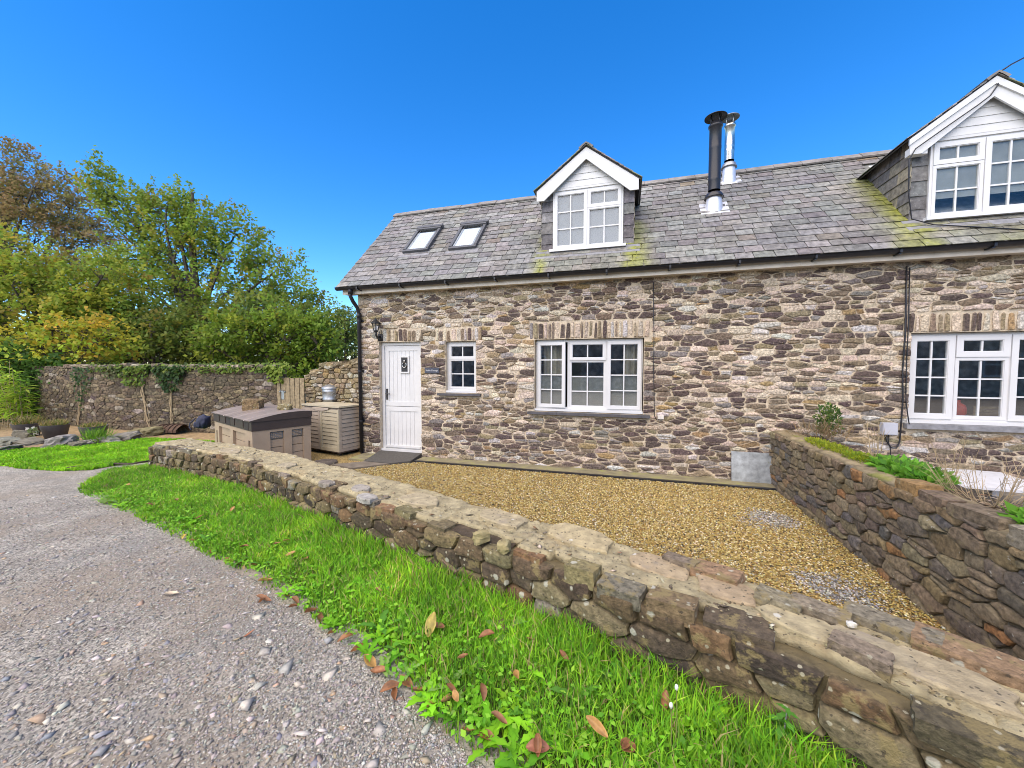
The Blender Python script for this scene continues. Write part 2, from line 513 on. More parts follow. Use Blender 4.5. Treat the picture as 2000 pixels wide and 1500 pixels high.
# ------------------------------------------------------------------ the cottage
WY = 6.6
house = thing('stone_cottage', 'long rubble stone cottage with slate roof, two dormers and white stable door', 'cottage', (0, WY, 0))
X0, X1, ZB, ZE, YB = -5.17, 8.6, -.14, 3.13, 10.2
holes = [(-4.70, -3.77, -.14, 2.14), (-3.25, -2.63, 1.16, 2.13), (-1.53, .29, .87, 2.13), (3.745, 5.75, .87, 2.12)]
# mortar face with its openings and reveals
mb = MB()
us = sorted({X0, X1, *[h[0] for h in holes], *[h[1] for h in holes]})
vs_ = sorted({ZB, ZE, *[h[2] for h in holes], *[h[3] for h in holes]})
for a, b in zip(us, us[1:]):
    for c, d in zip(vs_, vs_[1:]):
        if any(h[0] < (a + b) / 2 < h[1] and h[2] < (c + d) / 2 < h[3] for h in holes): continue
        mb.add([(a, WY, c), (b, WY, c), (b, WY, d), (a, WY, d)], [(0, 1, 2, 3)])
for a, b, c, d in holes:
    y1 = WY + .30
    mb.add([(a, WY, c), (a, y1, c), (a, y1, d), (a, WY, d)], [(0, 3, 2, 1)])
    mb.add([(b, WY, c), (b, y1, c), (b, y1, d), (b, WY, d)], [(0, 1, 2, 3)])
    mb.add([(a, WY, d), (b, WY, d), (b, y1, d), (a, y1, d)], [(0, 3, 2, 1)])
    mb.add([(a, WY, c), (b, WY, c), (b, y1, c), (a, y1, c)], [(0, 1, 2, 3)])
TANA = 1.019
RA = math.atan(TANA)
def roofz(y): return 3.22 + (y - 6.3) * TANA
# gable end, back wall, far end, and inside faces set 0.3 m in
for X in (X0, X1):
    mb.add([(X, WY, ZB), (X, YB, ZB), (X, YB, ZE), (X, 8.4, 5.28), (X, WY, roofz(WY) - .05), ], [(0, 1, 2, 3, 4)])
mb.add([(X0, YB, ZB), (X1, YB, ZB), (X1, YB, ZE), (X0, YB, ZE)], [(0, 1, 2, 3)])
wall = mb.build('wall', m_mortar, house)
# dark rooms behind the windows
mb = MB()
for (a, b, z0, z1) in [(-4.9, -2.0, 0, 2.45), (-1.9, 2.6, 0, 2.45), (3.0, 8.0, 0, 2.45)]:
    y0, y1 = WY + .302, 9.6
    mb.add([(a, y0, z0), (b, y0, z0), (b, y1, z0), (a, y1, z0), (a, y0, z1), (b, y0, z1), (b, y1, z1), (a, y1, z1)],
           [(0, 1, 2, 3), (4, 5, 6, 7), (2, 3, 7, 6), (0, 3, 7, 4), (1, 2, 6, 5)])
mb.build('room_interior', m_dark, house)

pal_house = [(32, (.088, .062, .055)), (16, (.165, .122, .083)), (12, (.205, .165, .10)), (5, (.30, .205, .095)),
             (19, (.53, .44, .335)), (15, (.47, .375, .29)), (8, (.20, .18, .162)), (7, (.46, .43, .385))]
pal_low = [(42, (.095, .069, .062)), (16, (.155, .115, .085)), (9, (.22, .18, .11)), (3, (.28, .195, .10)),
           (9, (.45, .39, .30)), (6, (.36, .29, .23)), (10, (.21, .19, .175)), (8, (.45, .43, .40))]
pal_left = [(27, (.092, .066, .058)), (15, (.18, .135, .09)), (12, (.26, .205, .12)), (6, (.30, .21, .105)),
            (24, (.53, .45, .345)), (15, (.47, .385, .30)), (9, (.25, .228, .205)), (12, (.46, .43, .385))]
FH = lambda u, v, d: (u, WY - d, v)
# rows of upright stones over the openings
rg = random.Random(3)
lint = [(-4.72, -3.72, 2.145, 2.40), (-3.45, -2.52, 2.135, 2.39), (-1.62, .40, 2.135, 2.44), (3.66, 5.9, 2.125, 2.40)]
lst = []
for a, b, c, d in lint:
    u = a
    while u < b - .03:
        w = rg.uniform(.045, .105)
        t0, t1 = rg.uniform(-.012, .012), rg.uniform(-.012, .012)
        hh = d - rg.uniform(0, .05)
        P = [(u + .008, c + .01), (u + w * .5, c + rg.uniform(.0, .012)), (u + w - .008, c + .01), (u + w - .006 + t1, (c + d) / 2), (u + w - .012 + t1, hh - .015),
             (u + w * .5 + t1, hh), (u + .012 + t0, hh - .015), (u + .006 + t0, (c + d) / 2)]
        lst.append((u, c, w * (d - c), P))
        u += w + rg.uniform(.0, .012)
hol2 = holes + lint + [(-3.45, -2.5, 1.08, 1.165), (-1.66, .40, .79, .875), (3.68, 6.0, .78, .875)]
S = rows_sites(X0 + .005, 6.3, ZB, 3.12, .044, .094, .12, .31, rg, .22, hol2, .012, lambda x, v: 1.0 + (.12 if v < .7 else 0))
cl = cells(S, X0 + .005, 6.3, ZB, 3.12, .006, .032, rg, hol2, rough=.012, asp=2.7, corner=.11, wk=.6)
def near_key(c): return -(c[2] / ((c[0]) ** 2 + WY ** 2))
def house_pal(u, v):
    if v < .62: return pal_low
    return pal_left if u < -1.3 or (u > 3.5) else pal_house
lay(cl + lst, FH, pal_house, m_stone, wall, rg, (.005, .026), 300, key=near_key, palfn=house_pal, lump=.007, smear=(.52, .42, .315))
# big dressed blocks at the corner of the house
mbq = MB()

# ---- roof
mb = MB()
RX0, RX1 = -5.40, 8.7
ey, ez = 6.28, roofz(6.28)
nY, nZ = -math.sin(RA), math.cos(RA)
def RP(u, s, d=0): return (u, ey + s * math.cos(RA) + d * nY, ez + s * math.sin(RA) + d * nZ)
SL = (8.4 - ey) / math.cos(RA)
mb.add([RP(RX0, 0, -.01), RP(RX1, 0, -.01), RP(RX1, SL, -.01), RP(RX0, SL, -.01)], [(0, 1, 2, 3)])
mb.add([RP(RX0, 0, -.07), RP(RX1, 0, -.07), RP(RX1, SL, -.07), RP(RX0, SL, -.07)], [(0, 3, 2, 1)])
mb.add([RP(RX0, 0, -.07), RP(RX0, 0, -.01), RP(RX0, SL, -.01), RP(RX0, SL, -.07)], [(0, 1, 2, 3)])
mb.add([(RX0, 8.4, 5.37), (RX1, 8.4, 5.37), (RX1, 10.55, 3.2), (RX0, 10.55, 3.2)], [(0, 1, 2, 3)])
mb.add([(RX0, 8.4, 5.30), (RX0, 8.4, 5.37), (RX0, 10.55, 3.2), (RX0, 10.55, 3.13)], [(0, 1, 2, 3)])
roof = mb.build('roof', m_slatedark, house)
D1 = dict(xc=-.665, hw=.765, wy=6.75, sill=3.665, wl=-1.235, wr=-.065)
D2 = dict(xc=4.455, hw=.73, wy=6.72, sill=3.655, wl=3.905, wr=5.02)
def moss(x, y):
    m = 0
    for d, wl, wr in ((D1, .10, .34), (D2, .42, .5)):
        for side, wd in ((-1, wl), (1, wr)):
            e = d['xc'] + side * d['hw']
            dx = (x - e) * side
            top = 7.75 if d is D2 else 7.3
            if dx > -.1 and y < top:
                spread = wd * (1 + (.15 if y > 6.7 else .3))
                m = max(m, 1 - max(0, dx) / spread)
        if abs(x - d['xc']) < d['hw'] and y < d['wy']:
            m = max(m, .42 if d is D2 else .22)
    n = .5 + .9 * noise.noise((x * 3.1, y * 3.1, 3)) + .4 * noise.noise((x * 9, y * 9, 1))
    return max(0, min(1, m * (1.0 if m > .5 else .9) * (.55 + n * .6)))
slates = []
GA = .166
nrow = int(SL / GA)
for i in range(nrow + 1):
    s0 = i * GA - .03
    u = RX0 + .005 - (i % 2) * .14
    while u < 6.6:
        w = rng.uniform(.235, .30)
        a, b = max(u, RX0) + .002, min(u + w, 6.6) - .008
        u += w
        if b - a < .05: continue
        s1 = min(s0 + .30, SL + .01)
        cy = RP(0, s0 + .1)[1]
        cx = (a + b) / 2
        skip = False
        for d in (D1, D2):
            if abs(cx - d['xc']) < d['hw'] - .13 and cy > d['wy'] + .05 and cy < 8.1: skip = True
        if skip or s1 - s0 < .05: continue
        slates.append((a, b, s0, s1))
def slate_into(mb, a, b, s0, s1, rg):
    base = pick([(30, (.158, .154, .146)), (26, (.180, .176, .167)), (12, (.134, .128, .123)), (16, (.21, .204, .191)), (3, (.155, .140, .115)), (.5, (.19, .145, .105))], rg, .12)
    fy = RP(0, s0)[1]
    k = 1 + .16 * noise.noise(((a + b) * .5, fy, 7))
    if a > 1.2: k *= .97
    base = tuple(x * k for x in base)
    lift = .022 + rg.uniform(-.002, .003)
    j = lambda q: rg.uniform(-q, q)
    e0, e1 = s0 + j(.006), s0 + j(.006)
    P = [(a, e0), ((a + b) / 2, (e0 + e1) / 2 + j(.004)), (b, e1), (b, s1), (a, s1)]
    th = .007
    dd = lambda s: lift * max(0.12, (s1 - s) / (s1 - s0))
    top = [RP(p, q, dd(q) + th) for p, q in P]; bot = [RP(p, q, dd(q)) for p, q in P]
    cols = []
    for p, q in P:
        yy = RP(0, q)[1]
        m = moss(p, yy)
        g = (.20, .21, .025) if m > .4 else (.15, .145, .055)
        cols.append(tuple(x * (1 - m) + y * m for x, y in zip(base, g)))
    mb.add(top + bot, [(0, 1, 2, 3, 4), (9, 8, 7, 6, 5), (0, 5, 6, 1), (1, 6, 7, 2), (2, 7, 8, 3), (3, 8, 9, 4), (4, 9, 5, 0)], cols + cols)
def sdist(t):
    x, y, z = RP((t[0] + t[1]) / 2, t[2])
    return x * x + y * y + (z - 1.67) ** 2
slates.sort(key=lambda t: sdist(t) if t[0] < 5.3 else 1e9)
rest = MB()
for i, t in enumerate(slates):
    if i < 300:
        mb = MB(); slate_into(mb, *t, rng); mb.build('slate', m_slate, roof)
    else: slate_into(rest, *t, rng)
rest.build('slate_courses', m_slate, roof, stuff=True)
# ridge tiles
x = RX0 - .02
while x < 6.4:
    w = rng.uniform(.42, .47)
    z0, sk = 5.385 + rng.uniform(-.006, .006), rng.uniform(-.004, .004)
    mb = MB()
    prof = [(-.165, -.105), (-.13, -.066), (-.05, .0), (0, .018), (.05, .0), (.13, -.066), (.165, -.105)]
    n = len(prof)
    V = [(xx, 8.4 + p, z0 + q + sk * s) for xx, s in ((x, 1), (x + w - .006, -1)) for p, q in prof] + [(xx, 8.4 + p * .9, z0 + q - .02) for xx in (x, x + w - .006) for p, q in prof]
    fs = [(k, k + 1, n + k + 1, n + k) for k in range(n - 1)]
    fs += [(2 * n + k, k, k + 1, 2 * n + k + 1) for k in range(n - 1)] + [(n + k, 3 * n + k, 3 * n + k + 1, n + k + 1) for k in range(n - 1)]
    fs += [(0, n, 3 * n, 2 * n), (n - 1, 3 * n - 1, 4 * n - 1, 2 * n - 1)]
    mb.add(V, fs); mb.build('ridge_tile', m_ridge, roof)
    x += w
# eaves: fascia, soffit, gutter, brackets, downpipe
mb = MB(); mb.box(RX0 + .02, RX1, 6.415, 6.44, 3.075, 3.24); mb.box(RX0 + .02, RX1, 6.44, 6.60, 3.085, 3.11)
mb.build('fascia', m_fascia, house)
mb = MB()
prof = []
for k in range(9):
    a = math.pi + math.pi * k / 8
    prof.append((.062 * math.cos(a), .058 * math.sin(a)))
prof = prof + [(p * .88, q * .88) for p, q in reversed(prof)]
mb.prism([(p, q) for p, q in prof], lambda u, v, d: (d, 6.345 + u, 3.20 + v), RX0 - .06, RX1)
mb.lathe([(.0, 0)], (0, 0, 0), 3) if False else None
gut = mb.build('gutter', m_black, house)
for k in range(13):
    x = -4.95 + k * .93
    mb = MB(); mb.box(x - .014, x + .014, 6.30, 6.415, 3.126, 3.142); mb.box(x - .014, x + .014, 6.274, 6.283, 3.145, 3.21)
    mb.build('gutter_bracket', m_black, house)
mb = MB(); mb.tube([(-5.14, 6.345, 3.16), (-5.14, 6.345, 3.02), (-5.13, 6.40, 2.93), (-5.11, 6.50, 2.82), (-5.105, 6.535, 2.70), (-5.10, 6.535, -.08)], .036, 10)
mb.tube([(-5.14, 6.345, 3.175), (-5.14, 6.345, 3.06)], .047, 10); mb.tube([(-5.105, 6.535, 2.72), (-5.105, 6.535, 2.62)], .043, 10)
dp = mb.build('downpipe', m_black, house, smooth=True)
for z in (2.55, 1.55, .55):
    mb = MB(); mb.box(-5.16, -5.04, 6.575, 6.597, z, z + .035); mb.tube([(-5.103, 6.535, z), (-5.103, 6.535, z + .035)], .044, 10); mb.build('pipe_clip', m_black, dp)

# ---- windows
def xf_sash(hx, hy, ang):
    ca, sa = math.cos(ang), math.sin(ang)
    def f(x, y, z):
        dx, dy = x - hx, y - hy
        return (hx + dx * ca - dy * sa, hy + dx * sa + dy * ca, z)
    return f
def hexa(mb, x0, x1, y0, y1, z0, z1, f=None):
    f = f or (lambda x, y, z: (x, y, z))
    vs = [f(*p) for p in ((x0, y0, z0), (x1, y0, z0), (x1, y1, z0), (x0, y1, z0), (x0, y0, z1), (x1, y0, z1), (x1, y1, z1), (x0, y1, z1))]
    mb.add(vs, [(0, 3, 2, 1), (4, 5, 6, 7), (0, 1, 5, 4), (1, 2, 6, 5), (2, 3, 7, 6), (3, 0, 4, 7)])
def frame_ring(mb, x0, x1, z0, z1, w, y0, y1, f=None, wb=None):
    wb = wb or w
    hexa(mb, x0, x1, y0, y1, z0, z0 + wb, f); hexa(mb, x0, x1, y0, y1, z1 - w, z1, f)
    hexa(mb, x0, x0 + w, y0 + .0005, y1 - .0005, z0 + wb, z1 - w, f); hexa(mb, x1 - w, x1, y0 + .0005, y1 - .0005, z0 + wb, z1 - w, f)
def sash(parent, x0, x1, z0, z1, yf, cols, rows, w=.05, glass=None, bar=.020, f=None, proud=.02, bevel=True, film=None, backing=None, zcuts=None):
    """one light: sash frame, glazing bars, and every pane a piece of its own"""
    mb = MB(); frame_ring(mb, x0, x1, z0, z1, w, yf - proud, yf + .04, f)
    frame_ring(mb, x0 + w, x1 - w, z0 + w, z1 - w, .008, yf - proud + .008, yf + .03, f)
    mb.build('sash', m_white, parent)
    ix0, ix1, iz0, iz1 = x0 + w, x1 - w, z0 + w, z1 - w
    xs = [ix0 + (ix1 - ix0) * i / cols for i in range(cols + 1)]
    zs = [iz0 + (iz1 - iz0) * i / rows for i in range(rows + 1)]
    for x in xs[1:-1]:
        mb = MB(); hexa(mb, x - bar / 2, x + bar / 2, yf - .002, yf + .024, iz0 + .008, iz1 - .008, f); mb.build('glazing_bar', m_white, parent)
    for z in zs[1:-1]:
        mb = MB(); hexa(mb, ix0 + .008, ix1 - .008, yf - .001, yf + .023, z - bar / 2, z + bar / 2, f); mb.build('glazing_bar', m_white, parent)
    for a, b in zip(xs, xs[1:]):
        for c, d in zip(zs, zs[1:]):
            mb = MB(); e = bar / 2 - .003
            hexa(mb, a + e, b - e, yf + .006, yf + .011, c + e, d - e, f); mb.build('pane', glass or (m_glass_dim if parent.name.startswith('dormer') else m_glass), parent)

# small window beside the door
yw = 6.685
mb = MB(); frame_ring(mb, -3.255, -2.62, 1.19, 2.125, .045, yw, yw + .07, None, .05)
hexa(mb, -3.25, -2.625, yw - .075, yw - .001, 1.168, 1.205)
w1 = mb.build('window', m_white, house)
w1['label'] = 'small white window beside the stable door'
sash(w1, -3.21, -2.665, 1.80, 2.085, yw + .005, 2, 1, .042)
sash(w1, -3.21, -2.665, 1.24, 1.80, yw + .012, 2, 2, .03)
mb = MB(); hexa(mb, -3.40, -2.53, WY - .075, WY + .06, 1.115, 1.155); mb.build('sill', m_sill, w1)
# three-light window
mb = MB(); frame_ring(mb, -1.515, .275, .905, 2.122, .04, yw, yw + .07, None, .045)
hexa(mb, -.962, -.925, yw + .0006, yw + .0694, .95, 2.082); hexa(mb, -.315, -.275, yw + .0006, yw + .0694, .95, 2.082)
hexa(mb, -1.53, .285, yw - .075, yw - .001, .882, .918)
w2 = mb.build('window', m_white, house)
w2['label'] = 'wide white three-light window, left casement ajar'
fo = xf_sash(-1.49, yw + .04, -.085)
sash(w2, -1.485, -.99, .945, 2.085, yw, 2, 4, .05, f=fo)
sash(w2, -.925, -.315, 1.765, 2.085, yw + .003, 2, 1, .045)
sash(w2, -.925, -.315, .95, 1.765, yw + .012, 2, 3, .028, proud=.008)
fr_ = xf_sash(.25, yw + .04, .02)
sash(w2, -.29, .25, .945, 2.085, yw, 2, 4, .05, f=fr_)
mb = MB()
x = -1.64
for k, wd in enumerate((.52, .5, .56, .46)):
    hexa(mb, x, x + wd - .004, WY - .085, WY + .06, .825, .868); x += wd
mb.build('sill', m_sill, w2)
mb = MB(); hexa(mb, -1.44, -1.03, yw + .030, yw + .033, .95, 1.50); hexa(mb, -.90, -.34, yw + .030, yw + .033, .95, 1.50); hexa(mb, -.25, .22, yw + .035, yw + .038, .95, 1.50)
mb.build('privacy_film', m_film, w2)
def curtain(x0, x1, y, z0, z1, parent, waves=5):
    mb = MB(); n = 40
    V = []
    for k in range(n + 1):
        x = x0 + (x1 - x0) * k / n
        yy = y + .035 * math.sin(k / n * waves * 6.28) + .012 * math.sin(k * 1.7)
        V += [(x, yy, z0), (x, yy, z1)]
    mb.add(V, [(2 * k, 2 * k + 2, 2 * k + 3, 2 * k + 1) for k in range(n)])
    mb.build('curtain', m_curtain, parent, True)
curtain(-1.42, -1.04, 6.86, .9, 2.12, w2, 3); curtain(-.03, .26, 6.86, .9, 2.12, w2, 3)
# neighbour's window
mb = MB(); frame_ring(mb, 3.75, 5.68, .90, 2.115, .045, yw, yw + .07, None, .05)
hexa(mb, 4.25, 4.285, yw + .0006, yw + .0694, .95, 2.07); hexa(mb, 4.815, 4.85, yw + .0006, yw + .0694, .95, 2.07)
hexa(mb, 3.74, 5.69, yw - .08, yw - .001, .885, .925)
w3 = mb.build('window', m_white, house)
w3['label'] = 'white window at the right with a red vase behind the glass'
sash(w3, 3.785, 4.265, .945, 2.08, yw, 2, 4, .066)
sash(w3, 4.28, 4.83, 1.79, 2.085, yw, 2, 1, .07)
sash(w3, 4.28, 4.83, .95, 1.785, yw + .006, 2, 3, .04, proud=.012)
sash(w3, 4.845, 5.63, .945, 2.08, yw, 3, 4, .066)
mb = MB(); hexa(mb, 3.70, 5.95, WY - .09, WY + .06, .815, .882); mb.build('sill', m_sillg, w3)
# vase and tray on the inner sill
mb = MB(); hexa(mb, 3.75, 5.7, 6.90, 7.12, .93, .96); mb.build('window_board', m_paint, w3)
m_red = M('red_glazed_vase', (.55, .035, .03), .35, var=.12, vscale=20)
mb = MB(); mb.lathe([(.0, 0), (.075, 0), (.088, .04), (.09, .11), (.075, .155), (.035, .185), (.025, .20), (.028, .225), (.0, .226)], (4.53, 6.99, .961), 24)
v = mb.build('vase', m_red, None, True); tag(v, 'red bottle-shaped vase standing behind the right-hand window glass', 'vase')
tr_ = thing('wooden_tray', 'brown slatted wooden tray lying on the window board beside the red vase', 'tray', (4.78, 7.0, .961))
mb = MB(); hexa(mb, 4.66, 4.93, 6.92, 7.1, .9612, .98); mb.build('base', m_timber, tr_)
for k in range(3):
    mb = MB(); hexa(mb, 4.66, 4.93, 6.915, 6.925, .985 + .045 * k, 1.02 + .045 * k); mb.build('slat', m_timber, tr_)

# ---- stable door
mb = MB()
yd = 6.70
hexa(mb, -4.695, -4.635, yd - .02, yd + .07, -.01, 2.135); hexa(mb, -3.835, -3.775, yd - .02, yd + .07, -.01, 2.135)
hexa(mb, -4.635, -3.835, yd - .0195, yd + .0695, 2.075, 2.135); hexa(mb, -4.72, -3.775, yd - .075, yd + .06, -.035, .012)
door = mb.build('door', m_paint, house)
door['label'] = 'white boarded stable door in two leaves'
def leaf(z0, z1, name, top_rail, bot_rail):
    mb = MB(); x0, x1 = -4.63, -3.84
    hexa(mb, x0, x1, yd + .001, yd + .044, z0, z0 + bot_rail); hexa(mb, x0, x1, yd + .001, yd + .044, z1 - top_rail, z1)
    hexa(mb, x0, x0 + .085, yd + .0015, yd + .0435, z0 + bot_rail, z1 - top_rail); hexa(mb, x1 - .06, x1, yd + .0015, yd + .0435, z0 + bot_rail, z1 - top_rail)
    hexa(mb, x0 + .05, x1 - .03, yd + .026, yd + .042, z0 + bot_rail - .01, z1 - top_rail + .01)
    mb.build(name, m_paint, door)
    a, b = x0 + .085, x1 - .06
    for k in range(7):
        p, q = a + (b - a) * k / 7, a + (b - a) * (k + 1) / 7
        mb = MB(); hexa(mb, p + .0022, q - .0022, yd + .014, yd + .0255, z0 + bot_rail, z1 - top_rail); mb.build('plank', m_paint, door)
leaf(.868, 2.07, 'upper_leaf', .10, .09); leaf(.015, .858, 'lower_leaf', .09, .06)
mb = MB(); hexa(mb, -4.62, -3.84, yd - .03, yd, .04, .075); mb.build('weather_bar', m_paint, door)
mb = MB(); frame_ring(mb, -4.285, -4.085, 1.525, 1.865, .028, yd - .012, yd + .03)
mb.build('light_frame', m_paint, door)
mb = MB(); hexa(mb, -4.257, -4.113, yd - .002, yd + .03, 1.553, 1.837); mb.build('dark_pane', m_blackiron, door)
kn = MB()
kn.tube([(-4.185 + .045 * math.cos(a), yd - .016, 1.69 + .055 * math.sin(a)) for a in np.linspace(math.pi * .75, math.pi * 2.25, 15)], .010, 6)
kn.tube([(-4.185, yd - .012, 1.79), (-4.185, yd - .012, 1.73)], .018, 6)
kn.build('door_knocker', m_steel, door, True)
mb = MB(); hexa(mb, -4.615, -4.575, yd - .008, yd + .001, .99, 1.21); mb.tube([(-4.60, yd - .01, 1.115), (-4.60, yd - .05, 1.115), (-4.50, yd - .05, 1.11)], .010, 6)
mb.build('handle', m_blackiron, door)

# ---- dormers
def dormer(P, name_label, kind):
    xc, hw, wy, sill = P['xc'], P['hw'], P['wy'], P['sill']
    wl, wr = P['wl'], P['wr']
    yf = wy - .15                                    # bargeboard plane
    tipz, apz, tipw = 4.66, 5.295, .835
    # body
    mb = MB()
    def body(x0, x1):
        yb = 6.3 + (4.66 - 3.22) / TANA
        zb = roofz(wy) - .06
        poly = [(wy, zb), (wy, 4.70), (yb + .1, 4.70)]
        mb.prism(poly, lambda u, v, d: (d, u, v), x0, x1)
    body(xc - hw, xc - hw + .05); body(xc + hw - .05, xc + hw)
    mb.box(xc - hw + .05, wl - .002, wy + .001, wy + .05, sill - .1, 4.72); mb.box(wr + .002, xc + hw - .05, wy + .001, wy + .05, sill - .1, 4.72)
    d = mb.build('dormer', m_slatedark, house)
    d['label'] = name_label
    # room behind the glass
    mb = MB(); mb.add([(wl - .1, wy + .5, 3.5), (wr + .1, wy + .5, 3.5), (wr + .1, wy + .5, 4.9), (wl - .1, wy + .5, 4.9)], [(0, 1, 2, 3)])
    mb.build('room_back', m_dark, d)
    # front cheek slates
    for a, b in ((xc - hw - .008, wl - .008), (wr + .008, xc + hw + .008)):
        z = sill - .05
        while z < 4.64:
            h = rng.uniform(.175, .205)
            mb = MB(); j = rng.uniform(-.004, .004)
            vs = [(a, wy - .022 + j, z), (b, wy - .022 - j, z), (b, wy - .006, z + h + .02), (a, wy - .006, z + h + .02), (a, wy - .012 + j, z), (b, wy - .012 - j, z), (b, wy, z + h + .02), (a, wy, z + h + .02)]
            mb.add(vs, [(0, 1, 2, 3), (7, 6, 5, 4), (0, 4, 5, 1), (1, 5, 6, 2), (2, 6, 7, 3), (3, 7, 4, 0)], pick([(2, (.13, .125, .125)), (1, (.19, .18, .17)), (1, (.10, .09, .095))], rng)) 
            mb.build('slate', m_slate, d)
            z += h
    # side cheek slates
    for side in (-1, 1):
        xs = xc + side * hw
        z = sill - .06
        while z < 4.62:
            h = .165
            y = wy - .02
            yend = 6.3 + (z + h * .5 - 3.22) / TANA
            while y < yend:
                w = rng.uniform(.2, .30)
                y2 = min(y + w, yend + .12)
                mb = MB()
                o0, o1 = xs + side * .022, xs + side * .006
                vs = [(o0, y, z), (o0, y2 - .004, z), (o1, y2 - .004, z + h + .02), (o1, y, z + h + .02)]
                vs += [(p[0] - side * .008, p[1], p[2]) for p in vs]
                mb.add(vs, [(0, 1, 2, 3), (7, 6, 5, 4), (0, 4, 5, 1), (1, 5, 6, 2), (2, 6, 7, 3), (3, 7, 4, 0)], pick([(2, (.15, .14, .13)), (2, (.20, .175, .14)), (1, (.12, .11, .11)), (1, (.25, .215, .15))], rng))
                mb.build('slate', m_slate, d)
                y += w
            z += h
    # gable boards
    z = 4.70
    k = 0
    slope = (apz - tipz) / tipw
    while z < apz - .14:
        h = .105
        za, zb = z, min(z + h, apz - .10)
        def half(zz): return max(.0, (apz - .08 - zz) / slope)
        mb = MB(); y0 = wy - .055
        vs = [(xc - half(za), y0 - .010, za), (xc + half(za), y0 - .010, za), (xc + half(zb), y0, zb), (xc - half(zb), y0, zb)]
        vs += [(p[0], y0 + .03, p[2]) for p in vs]
        mb.add(vs, [(0, 1, 2, 3), (7, 6, 5, 4), (0, 4, 5, 1), (1, 5, 6, 2), (2, 6, 7, 3), (3, 7, 4, 0)])
        mb.build('gable_board', m_paint, d)
        z += h; k += 1
    mb = MB(); hexa(mb, xc - hw + .06, xc + hw - .06, wy - .062, wy + .02, 4.665, 4.70); mb.build('head_board', m_paint, d)
    # bargeboards (the far dormer has a second, thinner tier)
    bd = .165
    for side in (-1, 1):
        mb = MB()
        tx = xc + side * tipw
        poly = [(xc, apz), (tx, tipz), (tx, tipz - bd), (tx - side * .13, tipz - bd), (xc, apz - bd - .035)]
        if side > 0: poly = poly[::-1]
        mb.prism(poly, lambda u, v, q: (u, q, v), yf, yf + .022)
        if kind == 2:
            tx2 = xc + side * (tipw + .02)
            p2 = [(xc, apz + .035), (tx2, tipz + .025), (tx2, tipz - .05), (xc, apz - .055)]
            if side > 0: p2 = p2[::-1]
            mb.prism(p2, lambda u, v, q: (u, q, v), yf - .022, yf - .001)
            mb.box(min(tx, tx - side * .2), max(tx, tx - side * .2), yf + .022, wy - .05, tipz - bd, tipz - bd + .09)
        mb.build('bargeboard', m_paint, d)
    # roof slopes
    up = .012 + (.035 if kind == 2 else 0)
    for side in (-1, 1):
        L = math.hypot(tipw + .03, apz - tipz)
        rows = 6
        ex = xc + side * (tipw + .03)
        ezz = tipz - .01 + up
        ux, uz = (xc - ex) / L, (apz + up - ezz) / L
        nx, nz = side * abs(uz), abs(ux)
        mb = MB()
        ln = 2.0
        mb.prism([(0, .012), (L, .012), (L, .03), (0, .03)], lambda u, v, q: (ex + ux * u + nx * (v - .03), q, ezz + uz * u + nz * (v - .03)), yf - .0, yf + ln)
        mb.build('soffit', m_black, d)
        for r in range(rows):
            s0 = L * r / rows - .015
            y = yf - .035
            q = 0
            while y < yf + 1.75:
                w = rng.uniform(.22, .3)
                t = pick([(2, (.20, .185, .18)), (1, (.26, .24, .22)), (1, (.17, .19, .11))], rng)
                P4 = []
                for th in (.009, 0):
                    for (s, l) in ((s0, .014), (s0 + L / rows + .07, .003)):
                        for yy in (y, y + w - .003):
                            s_ = min(s, L)
                            P4.append((ex + ux * s_ + nx * (l + th), yy, ezz + uz * s_ + nz * (l + th)))
                m2 = MB()
                m2.add(P4, [(0, 1, 3, 2), (4, 6, 7, 5), (0, 4, 5, 1), (2, 3, 7, 6), (0, 2, 6, 4), (1, 5, 7, 3)], t)
                m2.build('slate', m_slate, d)
                y += w
    for k in range(5):
        y0 = yf - .05 + k * .36
        mb = MB()
        prof = [(-.12, -.075), (-.06, -.03), (0, .005), (.06, -.03), (.12, -.075)]
        n = 5
        V = [(xc + p, yy, apz + up + .035 + q) for yy in (y0, y0 + .355) for p, q in prof] + [(xc + p * .8, yy, apz + up + .035 + q - .025) for yy in (y0, y0 + .355) for p, q in prof]
        fs = [(i, i + 1, n + i + 1, n + i) for i in range(4)] + [(2 * n + i, i, i + 1, 2 * n + i + 1)[::-1] for i in range(4)] + [(0, n, 3 * n, 2 * n), (n - 1, 3 * n - 1, 4 * n - 1, 2 * n - 1)]
        mb.add(V, fs); mb.build('ridge_tile', m_ridge, d)
    # window
    mid = (wl + wr) / 2
    mb = MB(); frame_ring(mb, wl, wr, sill, 4.665, .04, wy - .04, wy + .04)
    hexa(mb, mid - .022, mid + .022, wy - .0395, wy + .0395, sill + .04, 4.625)
    hexa(mb, wl - .05, wr + .05, wy - .12, wy - .0405, sill - .03, sill + .012)
    mb.build('frame', m_white, d)
    if kind == 1:
        sash(d, wl + .03, mid - .005, sill + .03, 4.64, wy - .035, 2, 3, .045)
        sash(d, mid + .005, wr - .03, 4.335, 4.64, wy - .035, 2, 1, .05)
        sash(d, mid + .005, wr - .03, sill + .03, 4.335, wy - .03, 2, 2, .03)
        mb = MB(); hexa(mb, wl + .04, wr - .04, wy - .012, wy - .008, sill + .04, 4.62); mb.build('sky_reflection_sheet', m_skygrey, d)  # added sheet whose colour stands in for sky reflected in the panes
    else:
        sash(d, wl + .03, mid - .005, 4.36, 4.64, wy - .035, 2, 1, .055)
        sash(d, wl + .03, mid - .005, sill + .03, 4.355, wy - .03, 2, 2, .035)
        sash(d, mid + .005, wr - .03, sill + .03, 4.64, wy - .035, 2, 3, .06)
